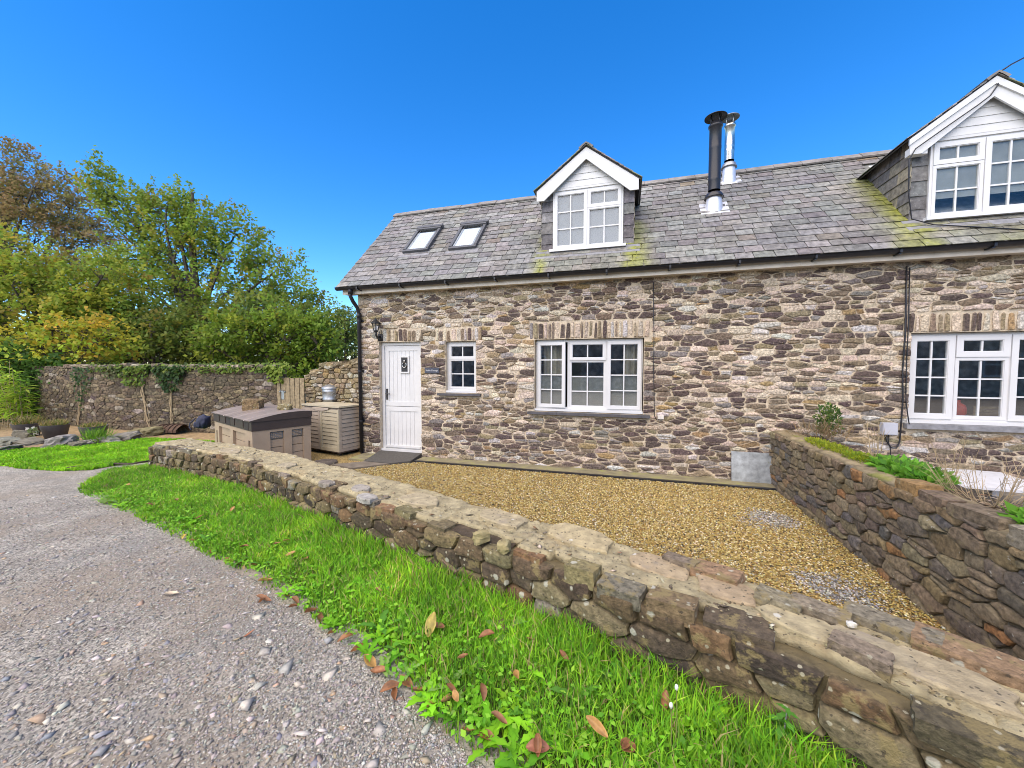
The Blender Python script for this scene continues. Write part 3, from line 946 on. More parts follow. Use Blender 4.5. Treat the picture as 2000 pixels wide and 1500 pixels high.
        mb = MB(); hexa(mb, wl + .04, wr - .04, wy - .012, wy - .008, 3.92, 4.62); mb.build('sky_reflection_sheet', M('reflected_sky_dull', (.21, .225, .22), .7, var=.2, vscale=4), d)  # pale sky reflection of the upper panes, painted on an added sheet
    # lead apron below the window
    mb = MB()
    a, b = xc - hw - .10, xc + hw + .10
    y1 = wy + .0; y0 = wy - .17
    mb.add([(a, y0, roofz(y0) + .030), (b, y0, roofz(y0) + .030), (b, y1, roofz(y1) + .034), (a, y1, roofz(y1) + .034)], [(0, 1, 2, 3)])
    for k in range(4):
        p = a + (b - a) * k / 4
        mb.obox((p + .003, y0 - .03, roofz(y0 - .03) + .024), ((b - a) / 4 - .006, 0, 0), (0, .05, .05 * TANA), (0, -.005, .006))
    mb.build('lead_apron', m_sillg, d)
    return d
d1 = dormer(D1, 'left dormer with all panes blank and pale', 1)
d2 = dormer(D2, 'right dormer cut by the picture edge, double bargeboard', 2)

# ---- skylights
def skylight(x0, x1, y0, y1, lab):
    s0, s1 = (y0 - ey) / math.cos(RA), (y1 - ey) / math.cos(RA)
    def slab(mb, u0, u1, a, b, d0, d1):
        vs = [RP(u, s, d) for d in (d0, d1) for s in (a, b) for u in (u0, u1)]
        mb.add(vs, [(0, 2, 3, 1), (4, 5, 7, 6), (0, 1, 5, 4), (2, 6, 7, 3), (0, 4, 6, 2), (1, 3, 7, 5)])
    mb = MB(); f = .055
    slab(mb, x0, x1, s0, s0 + .07, .0, .075); slab(mb, x0, x1, s1 - .09, s1, .0, .10)
    slab(mb, x0, x0 + f, s0 + .07, s1 - .09, 0, .085); slab(mb, x1 - f, x1, s0 + .07, s1 - .09, 0, .085)
    slab(mb, x0 - .02, x1 + .02, s1 - .03, s1 + .05, .02, .108)
    o = mb.build('skylight', M('skylight_cladding', (.075, .077, .082), .45, var=.15) if 'skylight_cladding' not in bpy.data.materials else bpy.data.materials['skylight_cladding'], house)
    o['label'] = lab
    mb = MB(); slab(mb, x0 + f, x1 - f, s0 + .07, s1 - .09, .055, .062); mb.build('pane', m_glass_dim, o)
    mb = MB(); slab(mb, x0 + f, x1 - f, s0 + .07, s1 - .17, .048, .052); mb.build('sky_reflection_sheet', m_palefill, o)  # white sheet under the glass in place of a pale sky reflection
    mb = MB(); slab(mb, x0 - .06, x1 + .06, s0 - .14, s0 + .001, .018, .026); mb.build('flashing_apron', m_sillg, o)
    mb = MB(); slab(mb, x0 + .09, x0 + .1, s0 + .07, s1 - .09, .063, .067); slab(mb, x1 - .1, x1 - .09, s0 + .07, s1 - .09, .063, .067); mb.build('inner_bead', m_steel, o)
skylight(-4.37, -3.80, 7.00, 7.66, 'left of the two skylights')
skylight(-3.33, -2.76, 6.96, 7.63, 'right of the two skylights')

# ---- flues
def flue(x, y, ztop, r, mat, lab, cone, flash=True):
    zb = roofz(y) - .1
    mb = MB()
    mb.lathe([(r, zb + .1 + cone), (r, zb + cone + .25), (r * 1.03, zb + cone + .26), (r * 1.03, zb + cone + .29), (r, zb + cone + .30), (r, ztop - .55), (r * 1.025, ztop - .54), (r * 1.025, ztop - .50), (r, ztop - .49),
              (r, ztop - .2), (r * 1.12, ztop - .19), (r * 1.2, ztop - .17), (r * 1.2, ztop - .15), (r * .95, ztop - .14), (r * .9, ztop - .10), (0, ztop - .10)], (x, y, 0), 24)
    o = mb.build('flue_pipe', mat, house, True); o['label'] = lab
    mb = MB(); mb.lathe([(r * 1.55, zb), (r * 1.42, zb + .14), (r * 1.22, zb + cone - .01)], (x, y, 0), 24); mb.build('flue_base', m_lead, o, True)
    mb = MB(); mb.lathe([(r * 1.05, zb + cone + .06), (r * 1.3, zb + cone + .045), (r * 1.62, zb + cone - .02), (r * 1.62, zb + cone - .03), (r * 1.2, zb + cone - .01)], (x, y, 0), 24); mb.build('storm_collar', mat if mat is m_black else m_galv, o, True)
    mb = MB(); rr = r * 1.85
    mb.lathe([(0, ztop + .045), (rr * .5, ztop + .03), (rr, ztop - .012), (rr, ztop - .02), (rr * .5, ztop + .005), (0, ztop + .015)], (x, y, 0), 24)
    for k in range(4):
        a = k * math.pi / 2 + .5
        mb.box(x + r * .95 * math.cos(a) - .008, x + r * .95 * math.cos(a) + .008, y + r * .95 * math.sin(a) - .004, y + r * .95 * math.sin(a) + .004, ztop - .15, ztop + .01)
    mb.build('cowl', m_black if mat is m_black else m_galv, o, True)
    s = (y - ey) / math.cos(RA)
    mb = MB(); h = r * 2.3
    vs = [RP(x - h, s - h, .026), RP(x + h, s - h, .026), RP(x + h, s + h, .024), RP(x - h, s + h, .024)]
    mb.add(vs + [RP(x - h, s - h, .016), RP(x + h, s - h, .016), RP(x + h, s + h, .016), RP(x - h, s + h, .016)], [(0, 1, 2, 3), (0, 4, 5, 1), (1, 5, 6, 2), (3, 7, 4, 0)])
    mb.build('flashing_plate', m_lead, o)
flue(1.42, 7.42, 5.89, .095, m_black, 'black enamelled flue pipe', .30)
flue(1.80, 8.15, 6.255, .083, m_steel, 'bare stainless steel flue pipe behind the black one', .36)

# ------------------------------------------------------------------ things fixed to the cottage
lan = thing('wall_lantern', 'black coach lantern on the wall above the door', 'lantern', (-4.66, 6.55, 2.3))
mb = MB(); mb.box(-4.70, -4.60, 6.572, 6.593, 2.16, 2.30); mb.tube([(-4.65, 6.575, 2.25), (-4.655, 6.50, 2.22), (-4.66, 6.46, 2.27), (-4.66, 6.455, 2.33)], .022, 8); mb.build('bracket', m_blackiron, lan, True)
mb = MB(); cL = (-4.66, 6.455, 2.33)
mb.lathe([(.0, 0), (.035, 0), (.05, .02), (.05, .03), (.0, .03)], cL, 6)
for k in range(6):
    a = k * math.pi / 3
    mb.tube([(cL[0] + .047 * math.cos(a), cL[1] + .047 * math.sin(a), cL[2] + .03), (cL[0] + .075 * math.cos(a), cL[1] + .075 * math.sin(a), cL[2] + .17)], .006, 4)
mb.lathe([(.105, .165), (.105, .175), (.05, .215), (.03, .225), (.03, .24), (.012, .25), (.012, .275), (0, .28)], cL, 6)
mb.build('cage', m_blackiron, lan)
mb = MB(); mb.lathe([(.044, .03), (.070, .168)], cL, 6); mb.build('lantern_glass', m_glass, lan)
mb = MB(); mb.lathe([(0, .03), (.02, .03), (.022, .09), (.012, .12), (0, .125)], cL, 10); mb.build('bulb', m_palefill, lan, True)

sg = thing('house_sign', 'dark slate house name sign with white lettering beside the door', 'sign', (-3.51, 6.58, 1.57))
m_sign = M('sign_slate', (.045, .052, .075), .5, var=.1)
mb = MB(); mb.box(-3.665, -3.365, 6.555, 6.578, 1.53, 1.635); mb.build('sign_board', m_sign, sg)
tc = bpy.data.curves.new('lettering', 'FONT'); tc.body = 'Stable Cottage'; tc.size = .043; tc.align_x = 'CENTER'; tc.align_y = 'CENTER'; tc.extrude = .001
tc.materials.append(m_white)
to = bpy.data.objects.new('lettering_curve', tc); COL.objects.link(to)
bpy.context.view_layer.update()
me_ = bpy.data.meshes.new_from_object(to.evaluated_get(bpy.context.evaluated_depsgraph_get()))
bpy.data.objects.remove(to)
to = bpy.data.objects.new('lettering', me_); COL.objects.link(to); to.parent = sg
to.location = Vector((-3.515, 6.5535, 1.583)) - sg.location; to.rotation_euler = (R(90), 0, 0)

mb = MB(); mb.box(.515, .605, 6.535, 6.594, .815, .875); mb.box(.52, .60, 6.530, 6.5348, .82, .87); o = mb.build('junction_box', M('white_box', (.62, .58, .52), .5, var=.1), None)
tag(o, 'small off-white junction box at the right end of the three-light window sill', 'junction box')
mb = MB(); mb.box(3.43, 3.60, 6.51, 6.594, .72, .885); mb.box(3.437, 3.593, 6.504, 6.5098, .727, .878); o = mb.build('junction_box', M('grey_box', (.40, .41, .45), .5, var=.06), None)
tag(o, 'grey square meter box on the stone wall left of the right-hand window', 'meter box')
def cable(pts, r, lab, name='cable'):
    mb = MB(); mb.tube(pts, r, 5); o = mb.build(name, m_black, None, True); return tag(o, lab, 'cable')
yc = 6.565
cable([(.415, yc, 3.0), (.42, yc, 2.6), (.435, yc, 2.2), (.44, yc, 1.6), (.455, yc, 1.15), (.465, yc, .86), (.50, yc, .80), (.54, yc, .812)], .006, 'thin black cable running down the wall beside the three-light window')
cable([(.435, yc, 2.21), (.50, yc, 2.30), (.85, yc, 2.31), (.98, yc, 2.33), (.99, yc, 2.52)], .004, 'short black wire branching right across the wall from the thin cable')
cable([(3.64, yc, 3.02), (3.652, yc, 2.5), (3.66, yc, 2.1), (3.65, yc, 1.6), (3.668, yc, 1.2), (3.66, yc, .75), (3.655, yc, .62), (3.62, yc, .53), (3.56, yc, .535), (3.51, yc, .62), (3.50, yc, .722)], .010, 'thick black cable hanging down beside the right-hand window to the meter box')
cable([(3.675, yc, 3.0), (3.69, yc, 2.3), (3.69, yc, 1.7), (3.70, yc, 1.2), (3.715, yc - .06, .89), (3.72, yc - .06, .88)], .007, 'second thinner black cable twisted close to the frame of the right-hand window')
cable([(3.53, yc, .722), (3.535, yc, .6), (3.56, yc, .5), (3.555, yc, .3), (3.56, yc, .2)], .006, 'short black lead dropping from the grey meter box')
cable([at(2040, 92, 5.0), at(2000, 113, 4.92), at(1975, 126, 4.88), at(1952, 141, 4.86)], .010, 'overhead service wire reaching the apex of the right dormer')
cable([at(1952, 141, 4.86), at(1949, 166, 4.85), at(1935, 186, 4.86), (4.28, 6.535, 5.00), (4.0, 6.535, 4.80), (3.66, 6.535, 4.55), (3.60, 6.54, 4.42), (3.63, 6.58, 4.0), (3.70, 6.62, 3.66), (3.9, 6.55, 3.54), (4.7, 6.36, 3.33)], .008, 'black cable running down the bargeboard of the right dormer')

# galvanised sheet leaning on the wall
m_sheet = M('spangled_sheet', (.40, .43, .45), .45, metal=.45, var=.35, vscale=11, spots=[(5, .55, .7, (.55, .6, .62), .6), (17, .66, .72, (.35, .36, .08), .5)])
mb = MB(); mb.obox((1.585, 6.515, -.095), (.54, 0, 0), (0, .055, .455), (0, -.004, .0005)); o = mb.build('metal_sheet', m_sheet, None)
tag(o, 'dull grey metal sheet leaning against the wall by the side wall corner', 'metal sheet')

# ------------------------------------------------------------------ ground
PATH = [(4.6, -.55), (3.2, .35), (2.2, 1.02), (1.72, 1.33), (1.255, 1.604), (1.071, 1.715), (.779, 1.90), (.491, 2.029), (.198, 2.138), (-.258, 2.327), (-.741, 2.516), (-1.442, 2.722), (-2.452, 3.083), (-3.755, 3.489), (-5.172, 3.907), (-7.327, 4.253)]
PATH = PATH[::-1]
def struct(name, poly, z, mat, extra=None):
    mb = MB(); mb.add([(x, y, z) for x, y in poly], [tuple(range(len(poly)))]); return mb.build(name, mat, None, kind='structure')
m_field = M('rough_field', (.055, .085, .025), .95, var=.4, vscale=1.5)
struct('ground', [(-900, -900), (900, -900), (900, 900), (-900, 900)], -.30, m_field)
def offs(path, d):
    out = []
    for i, p in enumerate(path):
        a = Vector(path[max(0, i - 1)]); b = Vector(path[min(len(path) - 1, i + 1)])
        t = (b - a).normalized(); n = Vector((-t.y, t.x))
        out.append((p[0] + n.x * d, p[1] + n.y * d))
    return out
m_drive = M('gravel_drive', (.285, .262, .218), .95, cellv=(85, .5), var=.26, vscale=3.0, bump=.006, bscale=120, bump2=.006, b2scale=28, voro=55,
            spots=[(.8, .46, .58, (.25, .205, .15), .7), (1.9, .52, .66, (.225, .217, .195), .7), (5, .62, .74, (.16, .135, .10), .5), (95, .56, .64, (.36, .315, .26), .7), (48, .60, .66, (.29, .26, .22), .8), (150, .58, .68, (.06, .05, .04), .65)])
back_ = offs(PATH, .15)
struct('driveway', [(-70, -45), (60, -45), (60, -14), (6, -.9)] + back_[::-1] + [(-7.5, 5.0), (-7.75, 7.0), (-70, 7.0)], 0.0, m_drive)
m_courtbase = M('court_gravel_bed', (.26, .18, .06), .95, cellv=(70, .6), var=.5, vscale=45, bump=.006, bscale=90, voro=60, spots=[(70, .55, .62, (.5, .42, .25), .8), (80, .58, .64, (.06, .045, .03), .8)])
struct('courtyard', [(-7.9, 3.2), (4, -.3), (4, 2.0), (2.2, 2.0), (2.2, 6.7), (-5.17, 6.7), (-5.17, 7.3), (-7.9, 7.3)], -.12, m_courtbase)
m_yard = M('neighbour_paving', (.20, .18, .15), .9, var=.3, vscale=6)
struct('neighbour_yard', [(2.3, -.2), (12, -4), (12, 6.7), (2.3, 6.7)], .02, m_yard)
struct('back_garden', [(-60, 7.0), (40, 7.0), (40, 60), (-60, 60)], -.06, M('garden_soil', (.05, .055, .022), .95, var=.4, vscale=2))
VERGE_D = [(-7.05, 3.22), (-6.03, 2.98), (-5.38, 2.87), (-4.69, 2.71), (-3.95, 2.52), (-3.29, 2.36), (-2.73, 2.23), (-2.2, 2.05), (-1.78, 1.92), (-1.46, 1.8), (-1.18, 1.7), (-1.0, 1.61), (-.85, 1.56), (-.68, 1.48), (-.47, 1.40), (-.1, 1.2), (.5, .85), (1.3, .3), (2.5, -.6)]
verge_poly = VERGE_D + [(3.6, 0.1)] + [p for p in PATH[::-1] if p[0] < 3.3] + [(-7.5, 4.25), (-7.70, 4.15), (-7.76, 3.94), (-7.45, 3.58)]
def wob(poly, amp, seed, step=.12):
    out = []
    n = len(poly)
    for i in range(n):
        a, b = Vector(poly[i]), Vector(poly[(i + 1) % n])
        k = max(1, int((b - a).length / step))
        for j in range(k):
            p = a.lerp(b, j / k)
            out.append((p.x + amp * noise.noise((p.x * 4, p.y * 4, seed)), p.y + amp * noise.noise((p.x * 4, p.y * 4, seed + 9))))
    return out
VERGE_IN = [(x + .05, y + .13) for x, y in VERGE_D]
vp_wide = wob(VERGE_IN + verge_poly[len(VERGE_D):-3] + [(-7.55, 4.0), (-7.3, 3.6)], .05, 2)
struct('verge', vp_wide, .004, m_lawnsoil)
lawn_poly = [(-12.5, 2.9), (-9.9, 3.63), (-9.18, 3.68), (-8.58, 3.77), (-8.19, 3.94), (-8.15, 4.27), (-7.89, 4.54), (-7.6, 4.75), (-7.75, 6.2), (-10.31, 6.05), (-10.4, 5.62), (-10.65, 5.31), (-10.89, 5.03), (-11.38, 4.58), (-11.68, 4.3), (-15, 3.4)]
struct('lawn', wob(lawn_poly, .12, 4, .3), .004, m_lawnsoil)
m_straw = M('dry_bed', (.30, .21, .11), .95, var=.4, vscale=9, bump=.02, bscale=30, spots=[(6, .56, .68, (.12, .14, .03), .8), (14, .6, .68, (.12, .085, .05), .6)])
struct('flower_bed', [(-19, 2.6), (-15, 3.4), (-11.5, 4.2), (-10.6, 5.3), (-10.2, 6.0), (-7.8, 6.1), (-7.8, 7.3), (-19, 7.4)], .002, m_straw)
m_kerb = M('mossy_concrete', (.24, .21, .125), .9, var=.3, vscale=5, bump=.008, bscale=50, spots=[(5, .5, .65, (.25, .26, .06), .7), (12, .6, .7, (.1, .09, .07), .6)])
mb = MB(); mb.box(-3.72, 2.12, 6.31, 6.598, -.2, -.085); mb.build('kerb', m_kerb, None, kind='structure')
mb = MB(); mb.box(-3.74, 2.125, 6.25, 6.308, -.2, -.09); o = mb.build('drain_channel', m_black, None); tag(o, 'narrow black drain channel edging the gravel along the cottage wall', 'drain')
mb = MB(); mb.add([(-4.72, 6.62, -.03), (-3.78, 6.62, -.03), (-3.76, 6.17, -.075), (-4.05, 5.96, -.085), (-4.62, 5.98, -.085)] + [(-4.72, 6.62, -.13), (-3.78, 6.62, -.13), (-3.76, 6.17, -.13), (-4.05, 5.96, -.13), (-4.62, 5.98, -.13)],
              [(4, 3, 2, 1, 0), (2, 3, 8, 7), (3, 4, 9, 8), (4, 0, 5, 9), (1, 2, 7, 6)])
o = mb.build('door_ramp', M('rubber_mat', (.075, .07, .062), .9, var=.25, vscale=30, bump=.006, bscale=120), None); tag(o, 'dark worn mat sloping down from the stable door', 'mat')
m_pave = M('paving_slab', (.155, .13, .10), .9, var=.3, vscale=9, bump=.006, bscale=50)
for k, (poly, lab) in enumerate([([(-4.06, 5.95), (-4.60, 5.97), (-5.05, 5.62), (-4.50, 5.50)], 'brown paving slab in front of the dark door mat'),
                                 ([(-4.70, 6.55), (-4.66, 6.05), (-5.02, 6.05), (-5.04, 6.5)], 'mossy paving slab between the downpipe and the door mat')]):
    mb = MB(); mb.prism(poly, lambda u, v, d: (u, v, d), -.092 + k * .006, -.15); o = mb.build('paving_slab', m_pave if k == 0 else m_kerb, None); tag(o, lab, 'slab')
mb = MB(); mb.lathe([(0, .035), (.2, .04), (.225, .03), (.23, 0)], (-5.28, 5.72, -.12), 22, (.11, .09, .075)); o = mb.build('stepping_stone', m_rock, None, True); tag(o, 'round dark stepping stone near the louvred cabinet', 'stepping stone')

# ------------------------------------------------------------------ low front wall
m_flag = M('flagstone', tint=True, var=.3, vscale=16, rough=.9, bump=.012, bscale=50, bump2=.014, b2scale=14, spots=[(6, .56, .68, (.27, .23, .18), .6), (30, .66, .70, (.09, .07, .05), .7)], discs=[(38, .28, (.09, .075, .05), .5), (12, .22, (.58, .56, .48), .85)])
fw = thing('front_garden_wall', 'low lichen-covered stone garden wall curving across the foreground', 'wall', (-1.4, 2.9, 0))
PV = [Vector(p) for p in PATH]
# smooth path, arc length table
pts = []
for i in range(len(PV) - 1):
    p0, p1, p2, p3 = PV[max(0, i - 1)], PV[i], PV[i + 1], PV[min(len(PV) - 1, i + 2)]
    for k in range(8):
        t = k / 8
        pts.append(.5 * ((2 * p1) + (p2 - p0) * t + (2 * p0 - 5 * p1 + 4 * p2 - p3) * t * t + (3 * p1 - p0 - 3 * p2 + p3) * t ** 3))
pts.append(PV[-1])
S_ = [0]
for a, b in zip(pts, pts[1:]): S_.append(S_[-1] + (b - a).length)
WL = S_[-1]
SA = np.array(S_); PX = np.array([p.x for p in pts]); PY = np.array([p.y for p in pts])
def fpos(u):
    e = .12
    x, y = np.interp(u, SA, PX), np.interp(u, SA, PY)
    x2, y2 = np.interp(u + e, SA, PX), np.interp(u + e, SA, PY)
    x1, y1 = np.interp(u - e, SA, PX), np.interp(u - e, SA, PY)
    tx, ty = x2 - x1, y2 - y1
    L = math.hypot(tx, ty)
    return x, y, tx / L, ty / L
def FW(u, v, d):
    x, y, tx, ty = fpos(u)                      # outward (towards the drive) normal is to the right of travel
    nx, ny = ty, -tx
    return (x + nx * d, y + ny * d, v)
def thick(u): return .50 if u < 6 else .46
mb = MB(); NU = 150
for i in range(NU + 1):
    u = WL * i / NU
    th = thick(u)
    for (d, z) in ((-.005, -.12), (-.005, .365), (-th + .01, .365), (-th, -.14)):
        mb.v.append(FW(u, z, d)); mb.t.append((.5, .5, .5))
for i in range(NU):
    for k in range(3): mb.f.append((i * 4 + k, i * 4 + k + 1, i * 4 + k + 5, i * 4 + k + 4))
mb.f.append((0, 3, 2, 1))
core = mb.build('mortar_core', m_gmortar, fw)
rg = random.Random(21)
pal_front = [(26, (.115, .082, .045)), (24, (.078, .058, .037)), (18, (.155, .12, .062)), (12, (.19, .155, .085)), (10, (.052, .04, .03)), (7, (.15, .088, .045)), (4, (.22, .20, .16))]
near = lambda u: max(0, min(1, (u - 3) / 5))
S = rows_sites(0, WL, -.06, .375, .085, .135, .14, .32, rg, .16, (), .008, lambda x, v: .75 + .5 * near(x))
cl = cells(S, .002, WL, -.08, .372, .008, .022, rg, rough=.008, asp=2.0, corner=.10, wk=.5)
lay(cl, FW, pal_front, m_gstone, fw, rg, (.022, .055), 300, lump=.012, smear=(.15, .12, .06), edge=.008)
# left end face of the wall
x, y, tx, ty = fpos(0)
S = rows_sites(0, .5, -.06, .375, .10, .14, .14, .25, rg, .1)
cl = cells(S, .0, .5, -.08, .372, .008, .02, rg)
lay(cl, lambda u, v, d: (x - ty * u - tx * d, y + tx * u - ty * d, v), pal_front, m_gstone, fw, rg, (.012, .03), 60)
# front edge row of flat cap stones, with gaps where they have fallen
u = .06
gaps = [(6.15, 6.45), (6.55, 6.80)]
gu = lambda px, py: None
k = 0
while u < WL - .1:
    L = rg.uniform(.17, .30) * (.8 + .5 * near(u))
    if rg.random() < (.12 if u > 7.2 else .5) or any(a < u + L / 2 < b for a, b in gaps):
        u += L * .7; continue
    dep = rg.uniform(.12, .20)
    h = rg.uniform(.075, .115)
    x, y, tx, ty = fpos(u + L / 2)
    nx, ny = ty, -tx
    out = rg.uniform(.012, .05)
    if u < 7.0: h = min(h, .085); out *= .6
    c = (x + nx * (out - dep / 2), y + ny * (out - dep / 2), (.335 if u > 7 else .328) + h / 2 + rg.uniform(-.012, .010))
    mb = MB(); t = pick([(3, (.15, .115, .062)), (3, (.105, .08, .05)), (2, (.19, .165, .12)), (1, (.20, .115, .06)), (3, (.21, .165, .085))], rg)
    rock(mb, c, (L * .96, dep, h), (rg.uniform(-.12, .12), rg.uniform(-.06, .06), math.atan2(ty, tx) + rg.uniform(-.12, .12)), k * 3.1, t, 5, .93, .06, .75)
    mb.build('cap_stone', m_gstone, fw)
    k += 1
    u += L + rg.uniform(.004, .03)
# mortar capping: rough slab behind the cap stones
NU, NV = 1400, 34
V = []; 
for i in range(NU + 1):
    u = WL * i / NU
    th = thick(u)
    f0 = (-.085 if u > 7.1 else -.035) + .045 * noise.noise((u * 1.7, 0, 1)) + .03 * noise.noise((u * 6, 0, 2))
    if any(a - .05 < u < b + .05 for a, b in gaps): f0 -= .09
    b0 = -th - .02 + .03 * noise.noise((u * 2, 5, 1)) + .02 * noise.noise((u * 8, 5, 1))
    for j in range(NV + 1):
        t = j / NV
        d = f0 + (b0 - f0) * t
        z = .42 + .018 * noise.noise((u * 1.3, t * 2, 4)) + .011 * noise.noise((u * 5, t * 5, 4)) + .006 * noise.noise((u * 14, t * 9, 4)) + .004 * noise.noise((u * 40, t * 20, 4))
        cr = abs(noise.noise((u * 2.3, t * 1.6, 11)) + .35 * noise.noise((u * 9, t * 5, 12)))
        z -= .016 * max(0, 1 - cr / .035)
        if j == 0 or j == NV: z -= .028
        V.append(FW(u, z, d))
    V.append(FW(u, .34, b0 + .02)); V.append(FW(u, .34, f0 - .02))
n = NV + 3
F = [(i * n + j, i * n + (j + 1) % n, (i + 1) * n + (j + 1) % n, (i + 1) * n + j) for i in range(NU) for j in range(n)]
mesh_np('mortar_capping', V, F, np.full((len(V), 3), .5), m_cap, fw, True)
# flat stones bedded in the capping along the back edge
for (px, py, L, dp, rz) in [(1400, 1122, .26, .14, -.5), (1330, 1100, .2, .1, -.5), (1520, 1175, .2, .14, -.5), (1600, 1195, .24, .10, -.55), (1740, 1225, .34, .13, -.6), (1900, 1285, .36, .17, -.6), (1680, 1275, .2, .1, -.6)]:
    p = at_z(px, py, .44)
    mb = MB(); rock(mb, (p.x, p.y, .435), (L, dp, .075), (rg.uniform(-.08, .08), rg.uniform(-.08, .08), rz), px * .37, pick([(2, (.22, .185, .125)), (1, (.25, .165, .095)), (1, (.18, .155, .115))], rg), 5, .92, .07, .7)
    mb.build('cap_stone', m_gstone, fw)
for (px, py, s, lab) in [(940, 1055, .10, 'larger yellowish loose stone in the broken gap of the low wall'), (985, 1072, .085, 'smaller loose stone at the right of the broken gap in the low wall'), (880, 1135, .2, 'reddish broken slate propped on edge in the grass at the foot of the low wall'), (980, 1232, .09, 'small brown stone half hidden in the grass near the low wall'), (1662, 1222, .028, 'small white pebble lying on the mortar capping of the low wall')]:
    z = .40 if py < 1100 else (.455 if px > 1500 else 0)
    p = at_z(px, py, z)
    mb = MB()
    if 'propped' in lab: rock(mb, (p.x, p.y, .06), (.16, .025, .2), (.35, .3, -.4), 3, (.17, .11, .085), 4, .75, .2)
    else: rock(mb, (p.x, p.y, z + s * .25), (s * 1.2, s, s * .8), (.2, .1, px), px, (.30, .25, .12) if z and px < 1500 else ((.6, .58, .52) if z else (.2, .14, .09)), 4, .5, .25)
    o = mb.build('loose_stone', m_rock, None); tag(o, lab, 'stone')
# thin flagstones bedded flush in the capping
for i, (px, py, L, W, rz, t) in enumerate([(1130, 1045, .52, .26, -.45, (.40, .33, .19)), (980, 1010, .40, .26, -.35, (.37, .31, .19)), (1290, 1105, .36, .22, -.45, (.36, .28, .17)), (1420, 1150, .30, .2, -.5, (.34, .26, .16)), (1560, 1215, .34, .18, -.55, (.38, .32, .19)), (1700, 1262, .30, .2, -.6, (.33, .28, .18)), (1850, 1320, .36, .22, -.6, (.35, .29, .18)),
        (705, 952, .20, .15, -.2, (.33, .30, .25)), (716, 970, .22, .13, -.3, (.36, .34, .30)), (640, 942, .18, .12, -.3, (.24, .21, .17)), (560, 908, .24, .2, -.3, (.34, .29, .19)), (820, 975, .40, .24, -.35, (.38, .32, .20)), (450, 880, .4, .22, -.25, (.36, .30, .19))]):
    p = at_z(px, py, .44); ca_, sa_ = math.cos(rz), math.sin(rz)
    poly = []
    for k in range(11):
        a = 2 * math.pi * k / 11; rr_ = 1 + rg.uniform(-.14, .14)
        e = (abs(math.cos(a)) ** 4 + abs(math.sin(a)) ** 4) ** -.25
        lx, ly = L / 2 * e * rr_ * math.cos(a), W / 2 * e * rr_ * math.sin(a)
        poly.append((p.x + lx * ca_ - ly * sa_, p.y + lx * sa_ + ly * ca_))
    tl1, tl2 = rg.uniform(-.04, .04), rg.uniform(-.04, .04)
    mb = MB(); cx_, cy_ = p.x, p.y
    top_ = lambda x, y: .446 + (x - cx_) * tl1 + (y - cy_) * tl2 + .004 * noise.noise((x * 12, y * 12, i))
    n_ = len(poly)
    ins_ = [(cx_ + (x - cx_) * .94, cy_ + (y - cy_) * .94) for x, y in poly]
    vs = [(x, y, .40) for x, y in poly] + [(x, y, top_(x, y) - .008) for x, y in poly] + [(x, y, top_(x, y)) for x, y in ins_] + [(cx_, cy_, top_(cx_, cy_) + .002)]
    fs = [(r_ * n_ + k, r_ * n_ + (k + 1) % n_, (r_ + 1) * n_ + (k + 1) % n_, (r_ + 1) * n_ + k) for r_ in range(2) for k in range(n_)] + [(2 * n_ + k, 2 * n_ + (k + 1) % n_, 3 * n_) for k in range(n_)]
    mb.add(vs, fs, t); mb.build('flagstone', m_flag, fw)
# earth in the broken gap
mb = MB()
for a, b in gaps:
    vs = []
    for i in range(9):
        for j in range(5):
            u = a + (b - a) * i / 8; d = -.02 - .12 * j / 4
            vs.append(FW(u, .372 + .012 * noise.noise((u * 20, j, 0)) + .02 * j / 4, d))
    mb.add(vs, [(i * 5 + j, i * 5 + j + 1, (i + 1) * 5 + j + 1, (i + 1) * 5 + j) for i in range(8) for j in range(4)])
mb.build('earth_fill', m_soil, fw)

# ------------------------------------------------------------------ side wall
sw = thing('side_garden_wall', 'dark stone dividing wall running from the cottage with plants on top', 'wall', (2.25, 4.2, 0))
SX, ST = 2.13, .27
FS = lambda u, v, d: (SX - d, u, v)
mb = MB(); mb.box(SX + .004, SX + ST, 1.2, 6.598, -.14, .685); mb.build('mortar_core', m_smortar, sw)
rg = random.Random(8)
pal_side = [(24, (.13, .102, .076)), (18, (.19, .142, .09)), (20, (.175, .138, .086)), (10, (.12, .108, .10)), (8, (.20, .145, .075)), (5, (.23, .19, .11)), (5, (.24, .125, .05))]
S = rows_sites(1.2, 6.6, -.14, .70, .07, .13, .13, .30, rg, .22, (), .02)
cl = cells(S, 1.2, 6.595, -.14, .69, .008, .026, rg, rough=.010, asp=2.0, corner=.12, wk=.5)
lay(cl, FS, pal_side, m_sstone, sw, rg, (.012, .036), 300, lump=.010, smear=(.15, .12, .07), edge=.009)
NU, NV = 260, 6
V = []
for i in range(NU + 1):
    u = 1.2 + 5.39 * i / NU
    for j in range(NV + 1):
        t = j / NV
        z = .715 + .012 * noise.noise((u * 2, t * 2, 8)) + .012 * noise.noise((u * 7, t * 4, 8))
        d = .012 + .016 * noise.noise((u * 5, 0, 9)) if j == 0 else 0
        if j in (0, NV): z -= .025
        V.append((SX - d + (ST) * t, u, z))
    V.append((SX + ST - .01, u, .67)); V.append((SX + .01, u, .67))
n = NV + 3
F = [(i * n + j, (i + 1) * n + j, (i + 1) * n + (j + 1) % n, i * n + (j + 1) % n) for i in range(NU) for j in range(n)]
mesh_np('mortar_capping', V, F, np.full((len(V), 3), .5), M('side_capping', (.25, .20, .12), .95, var=.4, vscale=9, bump=.014, bscale=50, spots=[(8, .56, .68, (.12, .10, .065), .7), (3, .56, .66, (.22, .25, .03), .55)]), sw, True)
y = 1.35
k = 0
